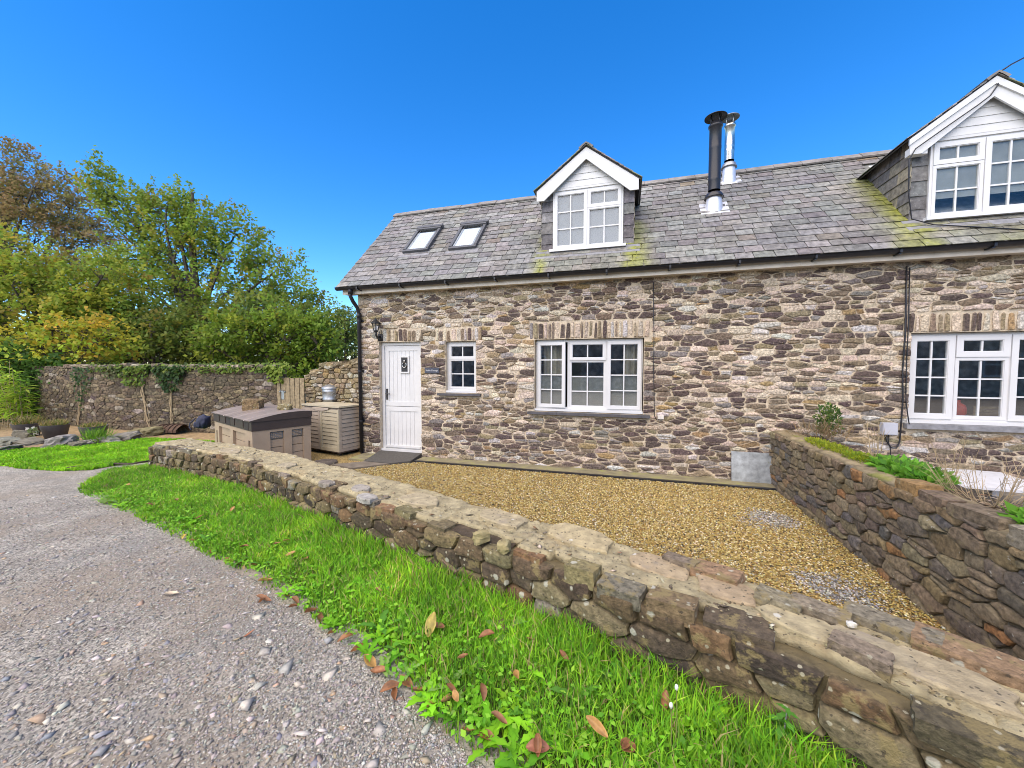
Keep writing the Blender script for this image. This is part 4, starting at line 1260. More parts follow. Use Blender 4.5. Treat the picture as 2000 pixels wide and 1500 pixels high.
while y < 3.9:
    L = rg.uniform(.18, .36)
    mb = MB(); dp = rg.uniform(.12, .2)
    rock(mb, (SX + dp / 2 - .02, y + L / 2, .715), (dp, L, rg.uniform(.07, .12)), (rg.uniform(-.06, .06), rg.uniform(-.06, .06), rg.uniform(-.1, .1)), k * 2.3 + 100, pick([(3, (.16, .12, .08)), (2, (.23, .20, .15)), (2, (.26, .16, .07))], rg), 5, .92, .06, .7)
    mb.build('cap_stone', m_sstone, sw)
    y += L + rg.uniform(.01, .12); k += 1
# planting bed behind the side wall
V = []; NU, NV = 90, 8
for i in range(NU + 1):
    u = 1.0 + 5.55 * i / NU
    for j in range(NV + 1):
        t = j / NV
        V.append((SX + .25 + .62 * t, u, (.70 - .10 * t - max(0, t - .6) * 1.3) + .04 * noise.noise((u * 3, t * 3, 2))))
F = [(i * (NV + 1) + j, (i + 1) * (NV + 1) + j, (i + 1) * (NV + 1) + j + 1, i * (NV + 1) + j + 1) for i in range(NU) for j in range(NV)]
o = mesh_np('planting_bed', V, F, np.full((len(V), 3), .5), m_soil, None, True); o['kind'] = 'structure'

# ------------------------------------------------------------------ far garden wall, gate, corner wall
ff = thing('far_garden_wall', 'tall dark rubble wall closing the garden beneath the trees', 'wall', (-12, 7, 0))
FP = [(-17.5, 7.05), (-13.4, 6.62), (-11.57, 6.80), (-9.4, 7.05), (-7.93, 7.18)]
FPa = np.array(FP); fs_ = np.concatenate([[0], np.cumsum(np.hypot(*np.diff(FPa, axis=0).T))])
FLen = fs_[-1]
def FF(u, v, d):
    x = np.interp(u, fs_, FPa[:, 0]); y = np.interp(u, fs_, FPa[:, 1])
    return (x, y - d, v)
def ftop(u): return 1.66 + .045 * noise.noise((u * 1.1, 0, 3)) + .03 * noise.noise((u * 4, 0, 3))
mb = MB(); NU = 60
for i in range(NU + 1):
    u = FLen * i / NU; z = ftop(u) - .03
    for d, zz in ((-.004, -.1), (-.004, z), (-.26, z), (-.26, -.1)):
        mb.v.append(FF(u, zz, d)); mb.t.append((.5, .5, .5))
for i in range(NU):
    for k in range(3): mb.f.append((i * 4 + k, i * 4 + k + 1, i * 4 + k + 5, i * 4 + k + 4))
mb.f.append((NU * 4, NU * 4 + 1, NU * 4 + 2, NU * 4 + 3))
mb.build('mortar_core', m_fmortar, ff)
rg = random.Random(31)
pal_far = [(30, (.11, .083, .053)), (24, (.085, .064, .043)), (18, (.135, .104, .064)), (10, (.19, .15, .09)), (8, (.085, .065, .058)), (5, (.22, .19, .15))]
S = rows_sites(0, FLen, -.05, 1.70, .055, .10, .15, .32, rg, .2, (), .015)
cl = cells(S, 0, FLen, -.05, 1.72, .008, .016, rg, asp=2.1, corner=.14, wk=.5, top=lambda u: ftop(u))
lay(cl, FF, pal_far, m_fstone, ff, rg, (.004, .018), 300, key=lambda c: -c[2] * (1 if c[0] > 3.5 else .3), lump=.010, smear=(.11, .088, .058))
Sx = rows_sites(0, .26, -.05, 1.62, .06, .11, .12, .25, rg, .1)
lay(cells(Sx, 0, .26, -.05, 1.62, .008, .018, rg, asp=2.0), lambda u, v, d: (FP[-1][0] + d, FP[-1][1] + u, v), pal_far, m_fstone, ff, rg, (.006, .02), 300)
u = 2.5; k = 0
while u < FLen - .1:
    L = rg.uniform(.2, .42); p = FF(u + L / 2, ftop(u + L / 2), -.1)
    mb = MB(); rock(mb, p, (L, .30, rg.uniform(.06, .12)), (0, rg.uniform(-.08, .08), rg.uniform(-.1, .1)), k + 7, pick([(2, (.22, .19, .13)), (2, (.15, .12, .085)), (1, (.28, .24, .17))], rg), 4, .75, .15)
    mb.build('cap_stone', m_fstone, ff); u += L + .02; k += 1

cwall = thing('corner_wall', 'short crumbling stone wall joining the cottage corner to the timber gate', 'wall', (-6.1, 7.0, 0))
CA, CB = (-7.13, 7.22), (-5.19, 7.02)
cL_ = math.hypot(CB[0] - CA[0], CB[1] - CA[1])
def FC(u, v, d):
    t = u / cL_
    return (CA[0] + (CB[0] - CA[0]) * t, CA[1] + (CB[1] - CA[1]) * t - d, v)
def ctop(u): return min(1.42 + .55 * max(0, u - .1), 1.70) + max(0, u - 1.35) * .34 + .04 * noise.noise((u * 5, 0, 1))
mb = MB(); n = 20
for i in range(n + 1):
    u = cL_ * i / n
    for d, zz in ((-.004, -.15), (-.004, ctop(u) - .04), (-.45, ctop(u) - .04), (-.45, -.15)):
        mb.v.append(FC(u, zz, d)); mb.t.append((.5,) * 3)
for i in range(n):
    for k in range(3): mb.f.append((i * 4 + k, i * 4 + k + 1, i * 4 + k + 5, i * 4 + k + 4))
mb.f.append((0, 3, 2, 1))
mb.build('mortar_core', m_gmortar, cwall)
pal_c = [(3, (.20, .155, .095)), (3, (.26, .205, .125)), (2, (.15, .115, .075)), (1, (.30, .20, .09)), (1, (.33, .30, .24))]
S = rows_sites(0, cL_, -.1, 2.1, .08, .14, .12, .26, rg, .2)
cl = cells(S, 0, cL_, -.1, 2.1, .010, .022, rg, top=ctop, asp=2.0, corner=.13, wk=.5)
lay(cl, FC, pal_c, m_gstone, cwall, rg, (.015, .05), 300, lump=.015)
u = .0; k = 0
while u < cL_ - .05:
    L = rg.uniform(.16, .3); p = FC(u + L / 2, ctop(u + L / 2), -.12)
    mb = MB(); rock(mb, p, (L, .36, .12), (0, -.15, rg.uniform(-.1, .1)), k + 70, pick(pal_c, rg), 4, .65, .2); mb.build('cap_stone', m_gstone, cwall); u += L * .95; k += 1

gt = thing('timber_gate', 'weathered vertical board gate between the two stone walls', 'gate', (-7.5, 7.2, 0))
gx0, gx1, gy = -7.90, -7.12, 7.17
mb = MB(); mb.box(gx0, gx0 + .09, gy - .03, gy + .06, -.05, 1.40); mb.build('post', m_timber, gt)
x = gx0 + .10
for k in range(5):
    w = .118 if k else .125
    mb = MB(); zt = 1.385 + rng.uniform(-.012, .012)
    mb.box(x, x + w, gy - .012, gy + .012, .03, zt); mb.build('board', m_timber, gt)
    x += w + (.022 if k else .006)
mb = MB(); mb.box(gx0 + .1, gx1, gy + .013, gy + .05, .25, .35); mb.box(gx0 + .1, gx1, gy + .013, gy + .05, 1.05, 1.15); mb.build('rail', m_timber, gt)
mb = MB(); mb.box(gx0 + .06, gx0 + .24, gy - .032, gy - .013, 1.05, 1.075); mb.tube([(gx0 + .1, gy - .035, 1.06), (gx0 + .1, gy - .045, 1.10), (gx0 + .2, gy - .045, 1.10), (gx0 + .2, gy - .035, 1.06)], .008, 5)
mb.box(gx0 + .11, gx0 + .19, gy - .02, gy - .013, .88, 1.05)
mb.build('latch', m_galv, gt)

# ------------------------------------------------------------------ garden store, cabinet and what stands on them
class Fr:
    """local frame: a to the right-back, b to the left-back, z up"""
    def __init__(s, o, b):
        s.o = Vector((o[0], o[1], 0)); s.b = Vector((b[0], b[1], 0)).normalized(); s.a = Vector((s.b.y, -s.b.x, 0))
        if s.a.y < 0: s.a = -s.a
    def __call__(s, a, b, z): return s.o + s.a * a + s.b * b + Vector((0, 0, z))
    def box(s, mb, a0, a1, b0, b1, z0, z1):
        vs = [s(a, b, z) for z in (z0, z1) for a, b in ((a0, b0), (a1, b0), (a1, b1), (a0, b1))]
        mb.add(vs, [(0, 3, 2, 1), (4, 5, 6, 7), (0, 1, 5, 4), (1, 2, 6, 5), (2, 3, 7, 6), (3, 0, 4, 7)])
bx = Fr((-5.97, 4.89), (-.93, .37)); BW, BD = 2.03, .95
st = thing('storage_box', 'large tan plastic garden store with an arched brown lid behind the low wall', 'storage box', (-6.7, 5.6, -.11))
zt = .572
mb = MB(); bx.box(mb, .06, BD - .06, .06, BW - .06, -.11, zt - .002)
for (a0, a1) in ((0, .27), (.49, .62), (.82, BD)):
    bx.box(mb, a0, a1, 0 if a0 == 0 else .0005, .0595, -.11, zt)
bx.box(mb, .27, .49, 0, .059, .525, zt - .001); bx.box(mb, .62, .82, 0, .059, .525, zt - .001)
for (b0, b1) in ((.0601, .10), (.19, .33), (.96, 1.12), (1.76, 1.86), (1.93, BW)):
    bx.box(mb, 0, .0595, b0, b1, -.11, zt - .0005)
for (b0, b1, zz) in ((.10, .19, .40), (.33, .96, .50), (1.12, 1.76, .50), (1.86, 1.93, .40)):
    bx.box(mb, .0004, .059, b0, b1, zz, zt - .001)
mb.build('body', m_tan, st)
for (b0, b1) in ((.33, .96), (1.12, 1.76)):
    for k, z in enumerate((.34, .18, .02)):
        mb = MB(); vs = [bx(.026, b, z) if i == 0 else None for i in range(0)]
        bx.box(mb, .042, .0592, b0 + .004, b1 - .004, z, z + .147); mb.build('panel', m_tan, st)
for (a0, a1) in ((.27, .49), (.62, .82)):
    for k, z in enumerate((.25, .11, -.03)):
        mb = MB(); bx.box(mb, a0 + .003, a1 - .003, .038, .0592, z, z + .128); mb.build('panel', m_tan, st)
    mb = MB(); bx.box(mb, a0 + .006, a1 - .006, .034, .0593, .40, .52)
    v = mb.build('vent', m_galv if False else M('vent_grey', (.20, .20, .19), .6) if 'vent_grey' not in bpy.data.materials else bpy.data.materials['vent_grey'], st)
    mb = MB()
    for r in range(4):
        for c in range(6):
            a = a0 + .02 + (a1 - a0 - .04) * c / 6
            bx.box(mb, a, a + .022, .027, .0338, .41 + .026 * r, .41 + .026 * r + .014)
    mb.build('vent_grid', m_tan, v)
# lid: rim, two arched leaves, ribs
mb = MB(); bx.box(mb, -.012, BD + .012, -.012, BW + .012, zt + .001, zt + .160)
mb.build('lid_rim', m_brown, st)
def arch(t): return zt + .178 + .112 * math.sin(min(1, max(0, t * 1.02)) * math.pi * .64) - .015 * t
m_lidtop = M('lid_top_sheen', (.25, .205, .18), .36, var=.12, vscale=5, bump=.001, bscale=150, spec=.6)  # paler than rim and ends: sky sheen put into the colour
for (b0, b1) in ((-.03, BW / 2 - .006), (BW / 2 + .006, BW + .03)):
    mb = MB(); N_ = 14
    prof = [(-.045 + (BD + .065) * k / N_, arch(k / N_)) for k in range(N_ + 1)]
    n = len(prof)
    bs = [b0]
    for q in (.22, .24, .27, .29, .71, .73, .76, .78): bs.append(b0 + (b1 - b0) * q)
    bs.append(b1)
    dz = [0, 0, -.014, -.014, 0, 0, -.014, -.014, 0, 0]
    V = []
    for b, q in zip(bs, dz):
        for (a, z) in prof: V.append(bx(a, b, z + q))
    f = [(i * n + k, i * n + k + 1, (i + 1) * n + k + 1, (i + 1) * n + k) for i in range(len(bs) - 1) for k in range(n - 1)]
    low = len(V)
    for b in (b0, b1):
        for (a, z) in prof: V.append(bx(a, b, zt + .158))
    f += [(k, low + k, low + k + 1, k + 1) for k in range(n - 1)]
    e = (len(bs) - 1) * n
    f += [(e + k, e + k + 1, low + n + k + 1, low + n + k) for k in range(n - 1)]
    f += [tuple([i * n for i in range(len(bs))] + [low + n, low]), tuple([i * n + n - 1 for i in reversed(range(len(bs)))] + [low + n - 1, low + 2 * n - 1])]
    mb.add(V, f); lid_ = mb.build('lid', m_lidtop, st)
    lid_.data.materials.append(m_brown); lid_.data.polygons[len(f) - 1].material_index = 0
    for q in range((len(bs) - 1) * (n - 1), len(f)): lid_.data.polygons[q].material_index = 1
for b in (.36, .80, 1.30, 1.66):
    mb = MB(); bx.box(mb, -.022, -.0125, b, b + .20, zt + .03, zt + .155); mb.build('lid_catch', m_brown, st)
m_dk = M('recess_shade_brown', (.03, .022, .02), .6)  # for flat plates on the rim that paint the shade of catch recesses
mb = MB(); bx.box(mb, -.016, -.0126, .12, .30, zt + .01, zt + .15); mb.build('recess_shade_plate', m_dk, st)
mb = MB(); bx.box(mb, -.016, -.0126, 1.03, 1.27, zt + .01, zt + .15); mb.build('recess_shade_plate', m_dk, st)
mb = MB(); p = bx(.42, 1.22, .84); rock(mb, (p.x, p.y, .90), (.30, .24, .25), (.04, .05, .5), 5, (.22, .15, .075), 6, .85, .14)
o = mb.build('stone_block', m_gstone, None); tag(o, 'square mossy stone block weighing down the lid of the tan garden store', 'stone')
mb = MB(); p = bx(.68, .42, .835); rock(mb, (p.x, p.y, .90), (.22, .16, .11), (.1, .05, .2), 9, (.25, .21, .11), 5, .45, .2)
o = mb.build('small_stone', m_gstone, None); tag(o, 'small rounded mossy stone at the right end of the brown lid', 'stone')

cb = Fr((-5.36, 6.23), (-.975, .22)); CW, CD_ = 1.17, .56
ca = thing('garden_cabinet', 'beige louvred plastic cabinet beside the downpipe at the cottage corner', 'cabinet', (-5.9, 6.6, -.1))
mb = MB(); cb.box(mb, .02, CD_ - .02, .02, CW - .02, -.02, .84)
for a0, a1 in ((0, .05), (CD_ - .05, CD_)): cb.box(mb, a0, a1, 0, .0195, -.03, .84)
cb.box(mb, .05, CD_ - .05, .0003, .0192, -.03, .03); cb.box(mb, .05, CD_ - .05, .0003, .0192, .79, .84)
mb.build('body', m_mauve, ca)
mb = MB(); cb.box(mb, -.02, CD_ + .02, -.02, CW + .02, .845, .875); mb.build('top', m_beige, ca)
mb = MB(); cb.box(mb, -.012, CD_ + .012, -.012, CW + .012, .83, .8445); mb.build('top_trim', m_brown, ca)
mb = MB(); cb.box(mb, -.006, CD_, -.004, CW, -.055, -.031); mb.build('plinth', m_brown, ca)
for b, a in ((.08, .05), (CW - .1, .05), (.08, CD_ - .1)):
    mb = MB(); cb.box(mb, a, a + .05, b, b + .05, -.115, -.056); mb.build('foot', m_black, ca)
for b0, b1, m_ in ((.005, CW / 2 - .004, m_beige), (CW / 2 + .004, CW - .005, m_mauve)):
    mb = MB(); w = .055
    cb.box(mb, -.02, .0195, b0, b0 + w, -.03, .80); cb.box(mb, -.02, .0195, b1 - w, b1, -.03, .80)
    cb.box(mb, -.0195, .019, b0 + w, b1 - w, -.03, .03); cb.box(mb, -.0195, .019, b0 + w, b1 - w, .745, .80)
    d = mb.build('door', m_, ca)
    for k in range(9):
        z = .032 + k * .079
        mb = MB()
        vs = [cb(-.011, b0 + w, z), cb(-.011, b1 - w, z), cb(-.002, b1 - w, z + .068), cb(-.002, b0 + w, z + .068)]
        vs += [cb(.012, b0 + w, z), cb(.012, b1 - w, z), cb(.012, b1 - w, z + .068), cb(.012, b0 + w, z + .068)]
        mb.add(vs, [(0, 1, 2, 3), (0, 4, 5, 1), (3, 2, 6, 7)]); mb.build('slat', m_, d)
for k in range(9):
    z = .032 + k * .084
    mb = MB()
    vs = [cb(.055, -.003, z), cb(CD_ - .055, -.003, z), cb(CD_ - .055, .006, z + .072), cb(.055, .006, z + .072), cb(.055, .018, z), cb(CD_ - .055, .018, z)]
    mb.add(vs, [(0, 1, 2, 3), (0, 4, 5, 1)]); mb.build('slat', m_mauve, ca)
mb = MB()
vs = []
for k in range(9):
    b = .30 + .5 * k / 8
    zz = .80 - .035 * math.sin(math.pi * k / 8)
    vs += [cb(-.035, b, zz), cb(-.035, b, .822), cb(-.0125, b, .829)]
mb.add(vs, [(k * 3, k * 3 + 3, k * 3 + 4, k * 3 + 1) for k in range(8)] + [(k * 3 + 1, k * 3 + 4, k * 3 + 5, k * 3 + 2) for k in range(8)])
mb.build('handle', m_mauve, ca)
bi = thing('metal_bin', 'small galvanised lidded bin standing on the beige cabinet', 'bin', (-5.92, 6.66, .875))
cc = at_z(647, 783.5, .875); cc = (cc.x, cc.y, .8755)
k_ = 1.0
mb = MB(); r0 = .185
mb.lathe([(0, 0), (r0 * .93, 0), (r0 * .95, .04), (r0 * .98, .046), (r0 * .95, .056), (r0 * .97, .22), (r0, .227), (r0 * .97, .236), (r0 * .98, .295)], cc, 28); mb.build('body', m_galv, bi, True)
mb = MB(); mb.lathe([(r0 * 1.05, .28), (r0 * 1.06, .312), (r0 * .98, .322), (r0 * .55, .365), (r0 * .2, .385), (0, .39)], cc, 28); mb.build('lid', m_galv, bi, True)
for s in (-.55, 2.4):
    mb = MB(); ax, ay = math.cos(s), math.sin(s)
    P_ = [(cc[0] + ax * (r0 + .012) - ay * .045 * math.cos(t), cc[1] + ay * (r0 + .012) + ax * .045 * math.cos(t), cc[2] + .16 + .045 * math.sin(t)) for t in np.linspace(0, 6.28, 15)]
    mb.tube(P_, .006, 5); mb.build('handle', m_galv, bi, True)

bag = thing('backpack', 'dark blue rucksack on the low wall beside the tan garden store', 'bag', (-7.6, 5.35, .1))
m_bag = M('navy_fabric', (.018, .022, .05), .7, var=.3, vscale=20, bump=.004, bscale=60)
pb = at(398, 832, 7.85)
mb = MB(); rock(mb, (pb.x, pb.y, .53), (.19, .2, .25), (0, .15, .3), 2.2, (.02, .025, .05), 8, .35, .18); mb.build('body', m_bag, bag, True)
mb = MB(); rock(mb, (pb.x - .03, pb.y - .10, .48), (.13, .06, .11), (0, .1, .3), 4.2, (.02, .025, .05), 6, .5, .1); mb.build('pocket', m_bag, bag, True)
mb = MB(); mb.tube([(pb.x - .16, pb.y - .05, .60), (pb.x - .24, pb.y - .1, .50), (pb.x - .26, pb.y - .1, .42), (pb.x - .15, pb.y - .14, .38)], .012, 5); mb.build('strap', m_bag, bag, True)

# ------------------------------------------------------------------ leaves in bulk
def unit(a): return a / np.maximum(1e-9, np.linalg.norm(a, axis=1, keepdims=True))
def leaf_mesh(name, P, D, Nn, L, W, T, mat, parent=None, fold=.0, kind=None):
    """six-point folded leaves: P base, D along, Nn normal"""
    n = len(P)
    D = unit(D); Sd = unit(np.cross(D, Nn)); Nn = np.cross(Sd, D)
    L = np.broadcast_to(np.asarray(L, float), (n,))[:, None]; W = np.broadcast_to(np.asarray(W, float), (n,))[:, None]
    V = np.empty((n, 4, 3))
    V[:, 0] = P
    V[:, 1] = P + D * L * .45 + Sd * W * .5 + Nn * L * fold
    V[:, 2] = P + D * L - Nn * L * fold
    V[:, 3] = P + D * L * .45 - Sd * W * .5 + Nn * L * fold
    F = (np.arange(n)[:, None] * 4 + np.array([0, 1, 2, 3])[None]).astype(np.int32)
    o = mesh_np(name, V.reshape(-1, 3), F, np.repeat(T, 4, axis=0), mat, parent)
    if kind: o['kind'] = kind
    return o
def tints(n, pal, r, jit=.2):
    w = np.array([p[0] for p in pal], float); c = np.array([p[1] for p in pal], float)
    i = r.choice(len(pal), n, p=w / w.sum())
    return np.clip(c[i] * (1 + r.uniform(-jit, jit, (n, 1))) * (1 + r.uniform(-.08, .08, (n, 3))), .004, 1)
def in_poly(P, poly):
    x, y = P[:, 0], P[:, 1]; c = np.zeros(len(P), bool)
    n = len(poly)
    for i in range(n):
        (x1, y1), (x2, y2) = poly[i], poly[(i + 1) % n]
        if y1 == y2: continue
        c ^= ((y1 > y) != (y2 > y)) & (x < (x2 - x1) * (y - y1) / (y2 - y1) + x1)
    return c

def tree(name, label, cat, base, blobs, depth, ncl, leaf, per, pal, seed, trunk=(.16, .5), limbs=14, wind=(-.1, 0, .45), spread=.30, spray=.8, group=None, dspread=.75, forks=None, shell=.35, droop=0.0, ktop=None):
    """blobs: crown lobes as (px, py, rx, ry) at `depth`; each becomes an ellipsoid of real size"""
    r = np.random.default_rng(seed); rr = random.Random(seed)
    root = thing(name, label, cat, base, group)
    E = []
    for (u, v, ru, rv, *dd) in blobs:
        dep = depth + (dd[0] if dd else 0)
        E.append((np.array(at(u, v, dep)), ru * dep / FPX, rv * dep / FPX))
    vol = np.array([e[1] * e[2] for e in E]); ii = r.choice(len(E), ncl, p=vol / vol.sum())
    d = unit(r.normal(size=(ncl, 3))); q = (shell + (1 - shell) * r.random(ncl)) ** .6
    C = np.array([E[i][0] for i in ii]); RX = np.array([E[i][1] for i in ii]); RZ = np.array([E[i][2] for i in ii])
    # crown axes: across the view, along it, and up
    ax = np.array([cT, sT, 0]); ay = np.array([-sT, cT, 0])
    off = d * q[:, None]
    CP = C + ax * (off[:, :1] * RX[:, None]) + ay * (off[:, 1:2] * RX[:, None] * dspread) + np.array([0, 0, 1]) * (off[:, 2:] * RZ[:, None])
    CP[:, 2] = np.maximum(CP[:, 2], base[2] + .15)
    # skeleton
    b = np.array(base, float)
    top = np.average([e[0] for e in E], axis=0, weights=vol)
    zmax = max(e[0][2] + e[2] for e in E)
    nodes = []; tub = MB()
    H = zmax - b[2]
    tp = [b + (np.array([top[0], top[1], zmax * .9]) - b) * t + np.array([.25 * math.sin(3 * t + seed), .2 * math.cos(4 * t), 0]) * t * H * .08 for t in np.linspace(0, 1, 9)]
    tub.tube(tp, [trunk[0] * (1 - .85 * t) + .012 for t in np.linspace(0, 1, 9)], 8)
    nodes += [(p, trunk[0] * .3) for p in tp[3:]]
    far = CP[r.permutation(ncl)[:max(limbs * 5, 1)]]
    chosen = []
    for p in far:
        if len(chosen) >= limbs: break
        if all(np.linalg.norm(p - c) > H * .13 for c in chosen): chosen.append(p)
    for p in chosen:
        t0 = min(.8, max(.12, (p[2] - b[2]) / H * .55 * rr.uniform(.6, 1.05)))
        s = tp[0] + (tp[-1] - tp[0]) * t0
        s = np.array([np.interp(t0 * 8, range(9), [q_[k] for q_ in tp]) for k in range(3)])
        mid = s + (p - s) * .5 + np.array([rr.uniform(-.1, .1) * H, rr.uniform(-.06, .06) * H, .03 * H])
        ps = [s * (1 - t) ** 2 + 2 * mid * t * (1 - t) + p * t * t for t in np.linspace(0, 1, 7)]
        r0 = trunk[0] * (1 - .8 * t0) * .55
        tub.tube(ps, [r0 * (1 - .85 * t) + .008 for t in np.linspace(0, 1, 7)], 5, cap=False)
        nodes += [(x, r0 * .3) for x in ps[2:]]
    NP = np.array([n[0] for n in nodes])
    step = max(1, ncl // 260)
    for p in CP[::step]:
        dd = np.linalg.norm(NP - p, axis=1); j = dd.argmin()
        if .15 < dd[j] < H * .30:
            s = NP[j]; mid = (s + p) / 2 + np.array([rr.uniform(-.1, .1), rr.uniform(-.1, .1), .1]) * dd[j]
            tub.tube([s, mid, p], [.018 + .006 * H / 10, .012 + .003 * H / 10, .006], 4, cap=False)
    tub.build('trunk', m_bark, root)
    # leaves in sprays
    out = unit(CP - top[None] * np.array([1, 1, .9])[None]) 
    sd = unit(out * .55 + np.array(wind)[None] + r.normal(size=(ncl, 3)) * .35 + np.array([0, 0, -droop]))
    n = ncl * per
    ci = np.repeat(np.arange(ncl), per)
    t = r.random(n) ** .8
    sl = spray * r.uniform(.6, 1.3, ncl)[ci]
    P = CP[ci] + sd[ci] * (t * sl)[:, None] + r.normal(size=(n, 3)) * (spread * (1.1 - .75 * t))[:, None] * np.array([1, 1, .62])
    Dn = unit(sd[ci] * .6 + r.normal(size=(n, 3)) * .7 + np.array([0, 0, -.25]))
    Nn = unit(np.array([0, 0, 1.0]) + r.normal(size=(n, 3)) * .55)
    L = leaf[0] * r.uniform(.65, 1.25, n); W = leaf[1] * r.uniform(.7, 1.2, n)
    clt = tints(ncl, pal, r, .34)[ci]
    T = np.clip(clt * .66 + tints(n, pal, r, .3) * .34, .003, 1)
    if ktop is not None: T = ktop(P, T)
    leaf_mesh('crown', P, Dn, Nn, L, W, T, m_leaf, root, .06)
    return root

G1 = [(40, (0.201, 0.300, 0.037)), (28, (0.262, 0.318, 0.040)), (18, (0.128, 0.210, 0.032)), (9, (0.354, 0.300, 0.040)), (4, (0.305, 0.192, 0.052))]
tree('sycamore_tree', 'broad green sycamore with open crown behind the far wall', 'tree', tuple(at(392, 716, 20))[:2] + (-.05,),
     [(218, 385, 36, 48), (262, 420, 52, 62), (330, 440, 60, 60), (400, 465, 62, 60), (465, 500, 62, 55), (530, 550, 56, 50), (585, 595, 40, 40), (300, 540, 70, 55), (430, 590, 110, 55), (360, 520, 60, 60)],
     20, 720, (.165, .13), 34, G1, 41, (.34, .5), 24, (-.25, 0, .75), .20, 1.15)
tree('brown_tree', 'tall russet-brown tree at the left edge of the view', 'tree', tuple(at(-40, 716, 25))[:2] + (-.05,),
     [(15, 350, 60, 65), (80, 390, 70, 60), (140, 430, 60, 50), (60, 470, 120, 80), (175, 490, 62, 60), (-90, 420, 110, 120), (120, 560, 110, 60)],
     25, 950, (.19, .125), 34, [(34, (.25, .175, .085)), (24, (.20, .18, .06)), (18, (.30, .225, .105)), (20, (.21, .235, .055)), (6, (.34, .24, .08))], 42, (.42, .5), 20, (.35, 0, .15), .28, 1.0)
tree('lime_tree', 'yellow-green bushy tree in front of the russet tree at the left', 'tree', tuple(at(120, 716, 16))[:2] + (-.05,),
     [(25, 545, 95, 72), (120, 570, 90, 62), (205, 575, 60, 72), (70, 620, 130, 45), (15, 640, 90, 50), (-110, 560, 90, 110), (190, 625, 90, 45)],
     16, 600, (.155, .125), 36, [(34, (0.244, 0.330, 0.040)), (26, (0.354, 0.372, 0.046)), (18, (0.165, 0.258, 0.034)), (7, (0.439, 0.336, 0.046)), (3, (0.317, 0.192, 0.046))], 43, (.22, .5), 16, (.05, 0, .5), .22, .85)
tree('young_tree', 'small airy grey-green tree just left of the cottage corner', 'tree', tuple(at(672, 716, 17))[:2] + (-.05,),
     [(668, 645, 32, 36), (690, 640, 30, 30), (650, 680, 36, 36), (695, 685, 40, 30)],
     17, 150, (.13, .075), 26, [(30, (0.171, 0.251, 0.062)), (20, (0.256, 0.311, 0.075)), (14, (0.102, 0.156, 0.044))], 44, (.07, .5), 9, (.1, 0, .7), .16, .6)
D_ = [(30, (0.094, 0.146, 0.025)), (26, (0.145, 0.208, 0.031)), (14, (0.205, 0.224, 0.038)), (8, (0.060, 0.103, 0.022)), (6, (0.273, 0.208, 0.038))]
tree('undergrowth_bush', 'dark green thicket under the sycamore, left part above the ivy', 'bush', tuple(at(300, 716, 15.5))[:2] + (-.05,),
     [(290, 665, 75, 55), (360, 680, 70, 45), (230, 680, 55, 40)], 15.5, 240, (.17, .12), 28, D_, 45, (.09, .5), 9, (0, 0, .4), .22, .5)
tree('undergrowth_bush', 'dense green bush above the timber gate', 'bush', tuple(at(530, 716, 14))[:2] + (-.05,),
     [(470, 672, 70, 52), (545, 665, 60, 62), (610, 675, 50, 58), (590, 715, 50, 50)], 14, 330, (.15, .11), 28, [(30, (0.145, 0.233, 0.028)), (20, (0.222, 0.311, 0.031)), (12, (0.094, 0.146, 0.025)), (6, (0.342, 0.329, 0.038))], 46, (.09, .5), 10, (0, 0, .5), .2, .55)
tree('undergrowth_bush', 'dark shaded bush filling the gap below the sycamore trunk', 'bush', tuple(at(420, 716, 17.5))[:2] + (-.05,),
     [(380, 655, 110, 55), (520, 640, 100, 60), (620, 650, 60, 45), (250, 640, 90, 50)], 17.5, 420, (.19, .14), 26, D_, 47, (.12, .5), 12, (0, 0, .4), .28, .6)
def yk(P, T):
    k = np.clip((P[:, 2:3] - 2.45) / .8, 0, 1) * (np.random.default_rng(3).random((len(P), 1)) < .6)
    return T * (1 - k * .65) + np.array([.46, .31, .025]) * k * .65
tree('hazel_shrub', 'yellow and orange leaved shrub with bare twigs over the left end of the wall', 'shrub', tuple(at(120, 716, 12.2))[:2] + (-.05,),
     [(55, 675, 75, 32), (125, 655, 60, 28), (190, 655, 55, 26), (225, 675, 35, 24), (150, 690, 90, 24), (10, 690, 50, 34), (60, 705, 60, 26)],
     12.2, 300, (.125, .11), 15, [(30, (.36, .44, .045)), (26, (.48, .42, .04)), (18, (.22, .34, .035)), (10, (.58, .36, .05))], 48, (.05, .5), 14, (.15, 0, .25), .15, .45, ktop=yk)
tree('ivy_thicket', 'dark ivy mass smothering the left end of the far wall', 'ivy', tuple(at(60, 780, 11.8))[:2] + (-.02,),
     [(78, 735, 26, 40), (100, 725, 24, 24), (62, 775, 26, 45), (20, 745, 45, 70)], 11.6, 230, (.11, .10), 22, [(30, (0.060, 0.130, 0.028)), (20, (0.094, 0.190, 0.034)), (10, (0.154, 0.259, 0.038))], 49, (.05, .5), 8, (.1, 0, -.1), .12, .35, dspread=.5)
